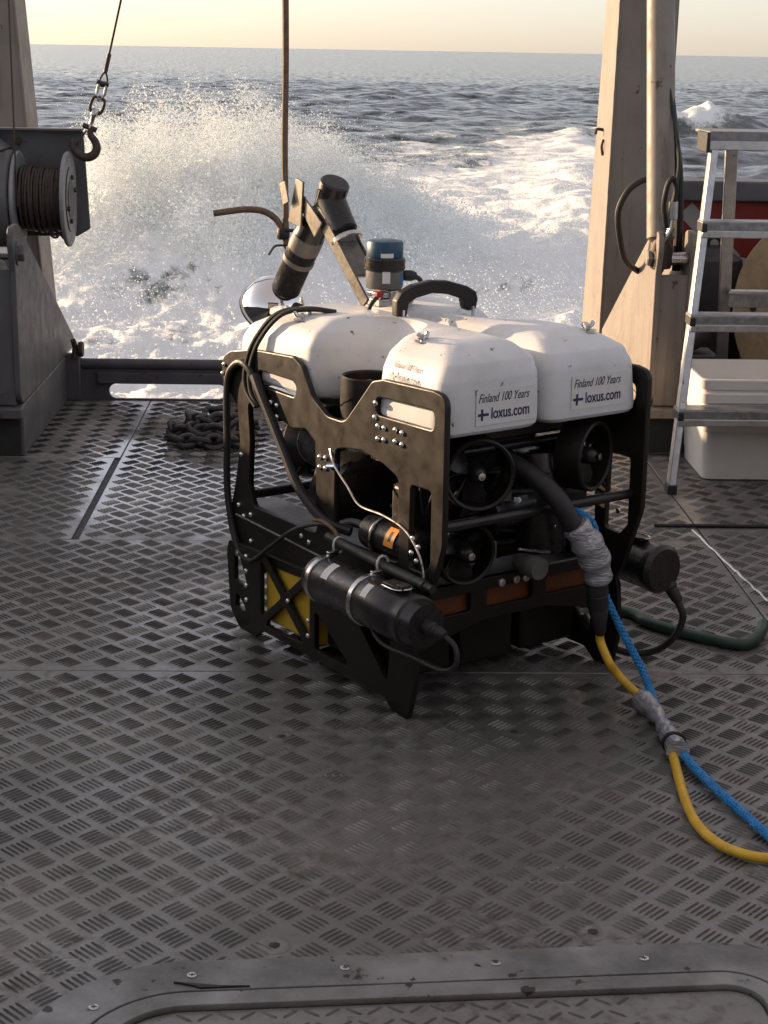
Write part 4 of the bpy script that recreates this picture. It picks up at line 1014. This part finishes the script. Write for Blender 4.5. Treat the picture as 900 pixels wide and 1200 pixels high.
MB().tube(cat([(sx_ + .045, sy_ - .015, sz_ + .075), (sx_ + .07, sy_ - .03, sz_ + .074), (sx_ + .09, sy_ - .035, sz_ + .060), (sx_ + .088, sy_ - .03, sz_ + .03), (sx_ + .05, sy_ - .02, sz_ + .012), (sx_ + .02, sy_ - .02, sz_ + .008)], 6), .0065, 8).build('sonar_cable', 'black_rubber', rov)
MB().lathe([(.013, 0), (.014, .006), (.014, .022), (.010, .034)], (sx_ + .046, sy_ - .018, sz_ + .076), (.9, -.3, -.05), 14).build('sonar_plug', 'black_rubber', rov)
MB().tube(cat([(sx_ - .05, sy_ - .04, sz_ + .03), (sx_ - .075, sy_ - .05, sz_ + .015), (sx_ - .09, sy_ - .055, sz_ - .004)], 4), .0055, 8).build('mount_cable', 'black_rubber', rov)
# lamp arm: bracket from the sonar mount, up to an elbow, then lamp tube down to a polished dome
AX = .30
def L(l_, z, w_=AX): return Vector((w_, l_, z))
def strip(name, a, b, wid, th, m, dirw=Vector((1, 0, 0)), taper=1.0, bevel=.002):
    a, b = Vector(a), Vector(b); d_ = (b - a); zax = d_.normalized(); x_ = (dirw - zax * dirw.dot(zax)).normalized(); y_ = zax.cross(x_)
    mb = MB(); vs = []
    for p_, k in ((a, 1.0), (b, taper)):
        for sx2, sy2 in ((-1, -1), (1, -1), (1, 1), (-1, 1)): vs.append(p_ + x_ * sx2 * th / 2 + y_ * sy2 * wid / 2 * k)
    mb.add(vs, [(3, 2, 1, 0), (4, 5, 6, 7), (0, 1, 5, 4), (1, 2, 6, 5), (2, 3, 7, 6), (3, 0, 4, 7)])
    return mb.build(name, m, rov, bevel=bevel)
strip('arm_strip', L(.575, .872, .262), L(.80, 1.085, .262), .036, .006, 'arm_metal')
strip('arm_strip', L(.575, .875, .33), L(.79, 1.075, .33), .036, .006, 'arm_metal')
strip('arm_web', L(.625, .935, .296), L(.79, 1.085, .296), .010, .062, 'arm_metal')
MB().cyl(L(.735, 1.035), L(.805, 1.125), .040, 28).build('elbow_motor', 'black_anodised', rov)
MB().lathe([(.041, 0), (.043, .002), (.043, .012), (.041, .014)], L(.715, 1.012), L(.805, 1.125) - L(.715, 1.012), 28).build('elbow_band', 'steel', rov)
MB().cyl(L(.800, 1.118), L(.775, 1.165), .040, 28).build('elbow_end', 'black_anodised', rov)
MB().tube([L(.815, 1.10, .262), L(.79, 1.145, .258)], .0035, 8).build('elbow_rod', 'steel', rov)
strip('elbow_plate', L(.885, 1.045, .245), L(.86, 1.165, .245), .065, .006, 'arm_metal', taper=.55)
strip('elbow_plate', L(.78, 1.04, .252), L(.885, 1.13, .252), .055, .006, 'arm_metal', taper=.5)
strip('elbow_tab', L(.905, 1.10, .23), L(.925, 1.155, .23), .032, .004, 'arm_metal')
A0, A1 = L(.865, 1.060), L(1.025, .845)
ad = (A1 - A0).normalized()
MB().lathe([(.030, -.02), (.040, -.005), (.041, .05), (.043, .055), (.043, .135), (.041, .14), (.041, .255), (.037, .262), (.001, .262)], A0, ad, 32).build('lamp_housing', 'black_anodised', rov)
MB().lathe([(.0415, 0), (.0445, .002), (.0445, .016), (.0415, .018)], A0 + ad * .135, ad, 32).build('housing_band', 'grey_plastic', rov)
MB().lathe([(.0415, 0), (.0437, .002), (.0437, .05), (.0415, .052)], A0 + ad * .055, ad, 32).build('housing_label', 'grey_plastic', rov)
dm = Vector((.05, .72, -.70)).normalized(); dc = L(1.085, .795)
dome = MB().lathe([(.001, -.088), (.03, -.084), (.058, -.068), (.078, -.042), (.088, -.012), (.091, .006), (.096, .006), (.096, .013), (.086, .013), (.07, .006), (.001, .004)], dc, dm, 48).build('lamp_dome', 'chrome', rov)
MB().cyl(dc + Vector((.02, -.075, .005)), dc + Vector((.03, -.10, .0)), .018, 18).build('dome_knob', 'rust_iron', dome)
MB().tube([dc + Vector((0, -.01, .06)), A1 - ad * .01], .014, 12).build('dome_neck', 'steel', dome)
# thrusters
def thruster(name, c, axis, r_=.085, dep=.075):
    axis = Vector(axis).normalized(); c = Vector(c)
    d_ = MB().lathe([(r_ * .93, -dep / 2), (r_, -dep / 2 + .004), (r_ * 1.02, 0), (r_, dep / 2 - .004), (r_ * .95, dep / 2), (r_ * .88, dep / 2 - .004), (r_ * .86, 0), (r_ * .88, -dep / 2 + .006)], c, axis, 36, ring=True).build(name, 'black_plastic', rov)
    MB().lathe([(.004, .040), (.014, .034), (.021, .02), (.023, -.03), (.027, -.04), (.027, -.11), (.020, -.12), (.001, -.12)], c, axis, 20).build('thruster_hub', 'black_anodised', d_)
    MB().lathe([(.005, .040), (.009, .042), (.009, .047), (.003, .048)], c, axis, 12).build('hub_nut', 'steel', d_)
    x_, y_, z_ = basis(axis)
    for k in range(3):
        a = k * 2 * math.pi / 3 + .5; rd = x_ * math.cos(a) + y_ * math.sin(a); tn = z_.cross(rd)
        mb = MB(); vs = []
        for rr_, ch_, tw in ((.02, .018, 50), (.045, .028, 38), (.070, .026, 28)):
            cdir = tn * math.cos(R(tw)) + z_ * math.sin(R(tw)); nn_ = rd.cross(cdir)
            for e, q in ((-1, 0), (0, .0022), (1, 0), (0, -.0012)): vs.append(c + rd * rr_ + cdir * e * ch_ + nn_ * q)
        fs = []
        for i in range(2):
            for k2 in range(4): fs.append((i * 4 + k2, i * 4 + (k2 + 1) % 4, i * 4 + 4 + (k2 + 1) % 4, i * 4 + 4 + k2))
        fs += [(3, 2, 1, 0), (8, 9, 10, 11)]
        mb.add(vs, fs); mb.build('propeller_blade', 'black_anodised', d_)
    for k in range(3):
        a = k * 2 * math.pi / 3; rd = x_ * math.cos(a) + y_ * math.sin(a)
        MB().tube([c + rd * .02 - axis * .03, c + rd * r_ * .9 - axis * .025], .006, 8).build('strut', 'black_plastic', d_)
    return d_
thruster('thruster', (.475, -.035, .575), (.35, -1, 0))
thruster('thruster', (.145, -.035, .575), (-.35, -1, 0))
thruster('thruster', (.15, .66, .50), (-.5, 1, 0))
thruster('thruster', (.47, .66, .50), (.5, 1, 0))
thruster('vertical_thruster', (.085, .305, .69), (0, 0, 1), .068, .12)
thruster('thruster', (.125, -.02, .385), (-.15, -1, 0), .075, .06)
# pressure housings inside the frame
MB().lathe([(.05, 0), (.075, .006), (.078, .02), (.078, .40), (.075, .414), (.05, .42)], (.30, .10, .56), (0, 1, 0), 32).build('pressure_housing', 'black_anodised', rov)
MB().lathe([(.05, 0), (.066, .006), (.068, .02), (.068, .44), (.066, .45), (.05, .46)], (.46, .10, .40), (0, 1, 0), 32).build('pressure_housing', 'black_anodised', rov)
MB().lathe([(.05, 0), (.090, .006), (.094, .02), (.094, .15), (.090, .165), (.05, .17)], (.11, .33, .445), (.25, 1, 0), 36).build('pressure_housing', 'black_anodised', rov)
MB().lathe([(.04, 0), (.060, .004), (.062, .012), (.062, .10), (.040, .13)], (.09, .52, .54), (.5, .6, -.2), 28).build('camera_housing', 'black_anodised', rov)
MB().bx(.20, .40, .05, .62, .60, .655).build('float_carrier', 'black_plastic', rov, bevel=.006)
MB().bx(.04, .56, .42, .50, .60, .66).build('float_carrier', 'black_plastic', rov, bevel=.006)
MB().bx(.02, .585, .02, .06, .625, .668).build('float_carrier', 'black_plastic', rov, bevel=.006)
MB().bx(.05, .42, .10, .16, .30, .52).build('valve_block', 'black_plastic', rov, bevel=.01)
MB().bx(.09, .12, .14, .30, .545, .552).build('bracket_bar', 'aluminium', rov)
for q in ((.26, -.01, .46), (.31, -.01, .44), (.22, -.01, .34)): MB().bx(q[0] - .02, q[0] + .02, q[1], q[1] + .05, q[2], q[2] + .05).build('connector_block', 'grey_plastic', rov, bevel=.004)
so_ = MB().lathe([(.020, .02), (.026, .02), (.028, .0), (.026, -.03), (.02, -.06)], (.315, -.06, .325), (0, -1, 0), 24).build('sensor', 'grey_plastic', rov)
MB().lathe([(.001, .015), (.019, .016), (.0195, .010)], (.315, -.06, .325), (0, -1, 0), 24).build('sensor_lens', 'black_anodised', so_)
for x in (.255, .30, .33): MB().lathe([(.010, 0), (.010, .008), (.005, .010), (.001, .010)], (x, -.008, .285), (0, -1, 0), 12).build('plug', 'aluminium', rov)
MB().tube([(.27, -.05, .375), (.36, -.06, .355)], .004, 8).build('sensor_rod', 'steel', rov)
MB().bx(.215, .385, .09, .70, .045, .255).build('ballast_box', 'black_plastic', rov, bevel=.01)
MB().bx(.02, .19, .09, .385, .05, .24).build('ballast_box', 'black_plastic', rov, bevel=.01)
MB().bx(.41, .585, .09, .385, .05, .24).build('ballast_box', 'black_plastic', rov, bevel=.01)
MB().lathe([(.03, 0), (.055, .005), (.058, .015), (.058, .28), (.055, .29), (.03, .295)], (.17, .20, .33), (0, 0, 1), 28).build('pressure_housing', 'black_anodised', rov)
MB().lathe([(.03, 0), (.060, .005), (.063, .015), (.063, .24), (.060, .25), (.03, .255)], (.40, .02, .33), (0, .1, 1), 28).build('pressure_housing', 'black_anodised', rov)
MB().lathe([(.02, 0), (.045, .004), (.047, .012), (.047, .30), (.045, .31), (.02, .315)], (.22, .02, .45), (1, .1, .05), 24).build('pressure_housing', 'black_anodised', rov)
MB().lathe([(.03, 0), (.070, .005), (.074, .015), (.074, .14), (.070, .15), (.03, .16)], (.05, .42, .42), (.9, .3, .1), 28).build('pressure_housing', 'black_anodised', rov)
rc_ = random.Random(3)
for k in range(16):
    q = [(rc_.uniform(.04, .56), rc_.uniform(-.03, .10) if k % 2 else rc_.uniform(.05, .65), rc_.uniform(.34, .63)) for _ in range(4)]
    MB().tube(cat(q, 6), rc_.uniform(.004, .008), 7).build('inner_cable', 'black_rubber', rov)
for k in range(5):
    q = Vector((rc_.uniform(.2, .52), rc_.uniform(-.03, .02), rc_.uniform(.34, .60)))
    MB().lathe([(.010, 0), (.012, .003), (.012, .018), (.007, .022)], q, (rc_.uniform(-.5, .5), -1, rc_.uniform(-.4, .4)), 12).build('connector', 'steel', rov)
# left flashlight-like canister outside the skid
CW, CZ = -.085, .285
can = MB().lathe([(.040, .262), (.052, .258), (.056, .248), (.056, .06), (.059, .055), (.059, -.085), (.056, -.09), (.056, -.108), (.060, -.112), (.060, -.128), (.055, -.133), (.050, -.165), (.001, -.167)], (CW, 0, CZ), (0, 1, 0), 40).build('canister', 'black_anodised', rov)
for l_ in (.225, .045):
    MB().lathe([(.0565 + (.003 if l_ < .06 else 0), 0), (.0585 + (.003 if l_ < .06 else 0), .001), (.0585 + (.003 if l_ < .06 else 0), .013), (.0565 + (.003 if l_ < .06 else 0), .014)], (CW, l_, CZ), (0, 1, 0), 40).build('steel_band', 'steel', can)
    MB().box((CW + .02, l_ + .007, CZ + .062), (.03, .012, .012)).build('band_screw', 'steel', can, bevel=.002)
def cyl_label(parent, l0, l1, r_, a0, a1, m):
    vs = []
    for i in range(7):
        a = R(a0 + (a1 - a0) * i / 6)
        for l_ in (l0, l1): vs.append((CW + r_ * math.cos(a), l_, CZ + r_ * math.sin(a)))
    mb = MB(); mb.add(vs, [(2 * i, 2 * i + 1, 2 * i + 3, 2 * i + 2) for i in range(6)]); return mb.build('label', m, parent)
cyl_label(can, .155, .182, .0566, 100, 150, 'label_white'); cyl_label(can, -.005, .018, .0597, 115, 150, 'label_white')
lt = MB()
lt.box((CW - .002, -.055, CZ + .066), (.034, .060, .008)); lt.box((CW - .002, -.085, CZ + .069), (.026, .022, .012)); lt.build('latch', 'black_anodised', can, bevel=.002)
MB().tube(cat([(CW - .022, -.028, CZ + .063), (CW - .022, -.08, CZ + .064), (CW + .002, -.10, CZ + .067), (CW + .022, -.08, CZ + .064), (CW + .022, -.03, CZ + .063)], 4), .0022, 6).build('latch_wire', 'steel', can)
MB().lathe([(.018, 0), (.018, .02), (.014, .024), (.016, .028), (.014, .034), (.016, .038), (.013, .05), (.009, .06)], (CW, -.165, CZ), (.15, -1, -.1), 16).build('cable_gland', 'black_rubber', can)
MB().tube(cat([(CW + .008, -.215, CZ - .005), (CW + .01, -.255, CZ - .02), (CW + .01, -.262, CZ - .06), (CW + .005, -.22, CZ - .085), (CW, -.12, CZ - .085), (CW, .0, CZ - .088), (CW + .03, .10, CZ - .06), (CW + .06, .16, CZ - .03)], 6), .006, 8).build('canister_cable', 'black_rubber', can)
for l_ in (.20, -.02): MB().bx(CW + .02, -.004, l_ - .015, l_ + .015, CZ - .02, CZ + .02).build('canister_bracket', 'black_plastic', can)
# thin pipe above the canister with cable ties
MB().tube([(-.032, .30, .366), (-.032, .06, .352), (-.032, -.09, .348)], .013, 14).build('hose_pipe', 'black_rubber', rov)
MB().tube([(-.032, -.085, .348), (-.032, -.118, .347)], .010, 12).build('hose_pipe_end', 'black_rubber', rov)
for l_ in (.255, .075): MB().tube([(-.032 + .016 * math.cos(R(a)), l_, .356 + .020 * math.sin(R(a))) for a in range(0, 360, 30)], .003, 6, True).build('cable_tie', 'label_white', rov)
# inner lamp with orange label
lp = MB().lathe([(.030, 0), (.042, .006), (.044, .016), (.044, .10), (.047, .104), (.047, .20), (.04, .215), (.001, .216)], (.045, .235, .388), (.06, -1, -.03), 32).build('side_lamp', 'black_anodised', rov)
MB().tube([(.045 + .0455 * math.cos(R(a)), .175, .387 + .0455 * math.sin(R(a))) for a in range(80, 260, 12)], .0035, 6).build('lamp_clip', 'steel', lp)
vs = []
for i in range(7):
    a = R(120 + 60 * i / 6)
    for l_ in (.085, .122): vs.append((.050 + .0478 * math.cos(a), l_, .384 + .0478 * math.sin(a)))
mb = MB(); mb.add(vs, [(2 * i, 2 * i + 1, 2 * i + 3, 2 * i + 2) for i in range(6)]); mb.build('orange_label', 'orange_label', lp)
vs = []
for i in range(7):
    a = R(134 + 30 * i / 6)
    for l_ in (.099, .107): vs.append((.050 + .0484 * math.cos(a), l_, .384 + .0484 * math.sin(a)))
mb = MB(); mb.add(vs, [(2 * i, 2 * i + 1, 2 * i + 3, 2 * i + 2) for i in range(6)]); mb.build('label_mark', 'gasket', lp)
MB().tube(cat([(.04, .235, .39), (.03, .27, .40), (.02, .30, .395), (.0, .32, .38)], 4), .008, 8).build('lamp_cable', 'grey_plastic', rov)
# right canister
RW = .70
rc = MB().lathe([(.001, .30), (.05, .298), (.056, .288), (.056, .06), (.060, .05), (.060, -.09), (.063, -.095), (.063, -.118), (.054, -.130), (.001, -.131)], (RW, .02, .265), (0, 1, 0), 40).build('canister', 'black_anodised', rov)
lt = MB(); lt.box((RW - .01, -.01, .265 + .064), (.034, .07, .010)); lt.build('latch', 'black_anodised', rc, bevel=.003)
MB().tube(cat([(RW - .026, .015, .332), (RW - .026, -.04, .335), (RW - .01, -.06, .336), (RW + .008, -.04, .335), (RW + .008, .015, .332)], 4), .0024, 6).build('latch_wire', 'steel', rc)
MB().lathe([(.020, 0), (.020, .018), (.016, .022), (.014, .05), (.011, .06)], (RW + .03, -.09, .225), (.25, -.55, -.8), 16).build('cable_gland', 'black_rubber', rc)
MB().tube(cat([(RW + .043, -.12, .178), (RW + .05, -.135, .14), (RW + .04, -.12, .085), (RW + .02, -.07, .035), (RW - .02, -.01, .022), (RW - .06, .05, .05), (RW - .07, .10, .10)], 6), .009, 10).build('canister_cable', 'black_rubber', rc)
MB().bx(.63, RW - .04, .08, .12, .24, .29).build('canister_bracket', 'black_plastic', rc)
# cables on the left side
for dw, dl in ((0, 0), (-.004, .016)):
    MB().tube(cat([(.12 + dw, .50 + dl, .872), (.075 + dw, .545 + dl, .876), (.03 + dw, .61 + dl, .858), (.0 + dw, .665 + dl, .79), (-.014 + dw, .69 + dl, .72), (-.018 + dw, .685 + dl, .66), (-.016 + dw, .65 + dl * .3, .62)], 7), .0062, 8).build('float_cable', 'black_rubber', rov)
MB().tube(cat([(-.020, .66, .70), (-.022, .63, .665), (-.022, .575, .60), (-.022, .52, .535), (-.022, .45, .455), (-.018, .37, .405), (-.005, .32, .385), (.02, .28, .375)], 6), .0125, 10).build('side_cable', 'black_rubber', rov)
MB().tube(cat([(-.012, .66, .665), (-.016, .69, .708), (-.018, .735, .722), (-.018, .785, .690), (-.016, .806, .63), (-.014, .81, .50), (-.014, .812, .38), (-.016, .79, .29), (-.018, .76, .235), (-.018, .735, .210)], 7), .0095, 10).build('side_cable', 'black_rubber', rov)
MB().tube(cat([(.0, .345, .585), (-.012, .32, .560), (-.014, .298, .535), (-.012, .250, .499), (-.012, .200, .465), (-.012, .103, .463), (-.012, .019, .449), (-.014, -.038, .408), (-.014, -.059, .360), (-.016, -.05, .340), (-.025, -.02, .340)], 7), .0026, 6).build('thin_wire', 'aluminium', rov)
MB().tube([(-.010, .300, .538), (-.012, .335, .531)], .006, 10).build('wire_splice', 'label_blue', rov)
MB().tube(cat([(-.026, .735, .212), (-.026, .695, .205), (-.026, .656, .214), (-.028, .572, .271), (-.028, .471, .337), (-.026, .375, .378), (-.026, .30, .392), (-.030, .265, .372), (-.032, .25, .36)], 7), .0058, 8).build('side_cable', 'black_rubber', rov)
MB().tube(cat([(-.02, .385, .385), (-.03, .33, .397), (-.03, .275, .385), (-.034, .235, .350)], 5), .005, 8).build('copper_pipe', MAT['brown_rope'], rov)
MB().lathe([(.006, 0), (.009, .002), (.009, .008), (.001, .009)], (-.024, .737, .212), (-1, .3, 0), 10).build('cable_clip', 'steel', rov)
# nameplate on the front brace
npl = MB().box((-.003, .69, .645), (.004, .11, .035), Matrix.Rotation(R(-6), 3, 'X')).build('nameplate', 'rust_iron', rov)
# bolts on side plates
bp = MB().lathe([(.0068, 0), (.0066, .002), (.0055, .0042), (.0035, .0056), (.001, .006)], (0, 0, 0), (-1, 0, 0), 12).build('bolt', 'bright_steel', rov)
BL = [(.600, .640), (.572, .637), (.600, .612), (.572, .608), (.55, .578), (.745, .475), (.76, .335), (.735, .31), (.70, .322), (.70, .250), (.70, .210), (.70, .170), (.70, .13), (.70, .09), (.495, .145), (.40, .12), (.40, .08),
      (.375, .545), (.350, .548), (.375, .52), (.350, .522), (.134, .668), (.110, .668), (.134, .638), (.110, .640), (.066, .672), (.040, .670), (.066, .645), (.040, .643), (.145, .72), (.147, .686),
      (-.008, .435), (-.030, .42), (-.004, .40), (-.024, .385), (.42, .318), (.455, .325), (.83, .70), (.838, .675), (.32, .30), (.07, .30)]
ms = []
for l_, z in BL: ms.append(Matrix.Translation((-.008 if z > .236 else -.023, l_, z)))
for l_, z in ((.07, .66), (.04, .63), (.60, .62), (-.02, .41)): ms.append(Matrix.Translation((.614, l_, z)) @ Matrix.Rotation(math.pi, 4, 'Z'))
bp.matrix_local = ms[0]; copies(bp, rov, ms[1:])

# ================================================================== tether and rope
def W(w_, l_, z):   # vehicle axes to world
    a = R(34.0); return Vector((.185 + math.cos(a) * w_ - math.sin(a) * l_, 3.604 + math.sin(a) * w_ + math.cos(a) * l_, z))
te = empty('tether', (.60, 3.55, 0), label='yellow tether cable with black strain relief and duct tape leaving the robot', cat='cable')
to = Vector((.60, 3.55, 0))
def w2(p): return Vector(p) - to
sr = cat([W(.27, .02, .58), W(.305, -.06, .545), W(.33, -.115, .50), W(.352, -.135, .452), W(.402, -.15, .376)], 6)
MB().tube([w2(p) for p in sr], .024, 16).build('tether_sleeve', 'black_rubber', te)
c0 = W(.402, -.15, .376); c1 = W(.430, -.152, .298); c2 = W(.446, -.158, .160)
YY0, YY1, YY2 = Vector((.661, 3.688, .105)), Vector((.681, 3.693, .075)), Vector((.712, 3.680, .045))
dcn = (c2 - c1).normalized(); L_ = (c2 - c1).length
MB().lathe([(.026, -.03), (.027, 0), (.027, L_ * .22), (.0255, L_ * .23), (.0255, L_ * .26), (.0265, L_ * .27), (.025, L_ * .5), (.023, L_ * .51), (.023, L_ * .54), (.0235, L_ * .55), (.013, L_ * .97), (.011, L_)], w2(c1), dcn, 24).build('strain_relief', 'black_rubber', te)
tp_ = cat([W(.358, -.137, .442), W(.378, -.145, .412), W(.402, -.15, .376), W(.420, -.151, .335), W(.430, -.152, .295)], 5)
rad = [.030 + .007 * math.sin(i * 1.1) * .4 + .008 * math.sin(math.pi * i / (len(tp_) - 1)) for i in range(len(tp_))]
MB().tube([w2(p) + Vector((.006, 0, 0)) for p in tp_], rad, 18).build('duct_tape', 'duct_tape', te)
yc = [c2 - dcn * .01, c2 + dcn * .02, YY0, YY1, YY2, Vector((.742, 3.652, .022)), Vector((.755, 3.57, .016)), Vector((.760, 3.50, .015)), Vector((.758, 3.40, .014)), Vector((.752, 3.32, .013)), Vector((.743, 3.22, .0125)), Vector((.736, 3.12, .0125)), Vector((.737, 3.02, .0125)), Vector((.755, 2.945, .0125)), Vector((.79, 2.895, .0125)), Vector((.85, 2.868, .0125)), Vector((1.0, 2.86, .0125)), Vector((1.4, 2.9, .0125))]
MB().tube([w2(p) for p in cat(yc, 8)], .0105, 12).build('cable', 'yellow_cable', te)
jt = cat([Vector((.735, 3.645, .025)), Vector((.752, 3.575, .026)), Vector((.760, 3.50, .022)), Vector((.763, 3.45, .021)), Vector((.764, 3.39, .024)), Vector((.764, 3.345, .024))], 5)
MB().tube([w2(p) for p in jt], [.020 + .006 * math.sin(i * .9) * math.cos(i * .37) + (.004 if i < 5 or i > 20 else -.001) for i in range(len(jt))], 14).build('duct_tape', 'duct_tape', te)
MB().tube([w2(Vector((.764 + .025 * math.cos(R(a)), 3.392, .025 + .024 * math.sin(R(a))))) for a in range(0, 360, 24)], .004, 6, True).build('cable_tie', 'black_rubber', te)
def braid(name, pts, r_, m, pitch=.045, strands=8):
    P_ = pts; mb = MB(); N = len(P_); T_ = [(P_[min(i + 1, N - 1)] - P_[max(i - 1, 0)]).normalized() for i in range(N)]
    x_, y_, _ = basis(T_[0]); fr_ = []; s_ = 0
    for i in range(N):
        x_ = (x_ - T_[i] * x_.dot(T_[i])).normalized(); y_ = T_[i].cross(x_)
        if i: s_ += (P_[i] - P_[i - 1]).length
        fr_.append((P_[i], x_.copy(), y_.copy(), s_))
    mb.tube(P_, r_ * .72, 8)
    for k in range(strands):
        sg_ = 1 if k % 2 else -1
        q = []
        for p_, a, b_, s2 in fr_:
            an = sg_ * 2 * math.pi * s2 / pitch + 2 * math.pi * (k // 2) / (strands / 2)
            rr_ = r_ * (.80 + .10 * math.cos(an * strands / 2 + k))
            q.append(p_ + (a * math.cos(an) + b_ * math.sin(an)) * rr_)
        mb.tube(q, r_ * .34, 5)
    return mb.build(name, m)
def resample(pts, step):
    out = [pts[0]]; acc = 0
    for a, b_ in zip(pts, pts[1:]):
        Ls = (b_ - a).length; t_ = step - acc
        while t_ < Ls: out.append(a + (b_ - a) * (t_ / Ls)); t_ += step
        acc = (acc + Ls) % step
    return out
bpth = cat([W(.40, -.10, .46), Vector((.625, 3.807, .41)), Vector((.642, 3.785, .33)), Vector((.648, 3.774, .275)), Vector((.664, 3.752, .23)), Vector((.711, 3.741, .14)), Vector((.745, 3.715, .08)), Vector((.763, 3.664, .035)), Vector((.766, 3.58, .020)), Vector((.772, 3.48, .018)), Vector((.776, 3.36, .016)), Vector((.80, 3.23, .0135)), Vector((.835, 3.09, .0135)), Vector((.875, 2.94, .0135)), Vector((.95, 2.66, .0135))], 10)
br = braid('blue_rope', resample(bpth, .0055), .0092, 'blue_rope')
tag(br, 'bright blue braided rope taped alongside the yellow tether cable', 'rope')
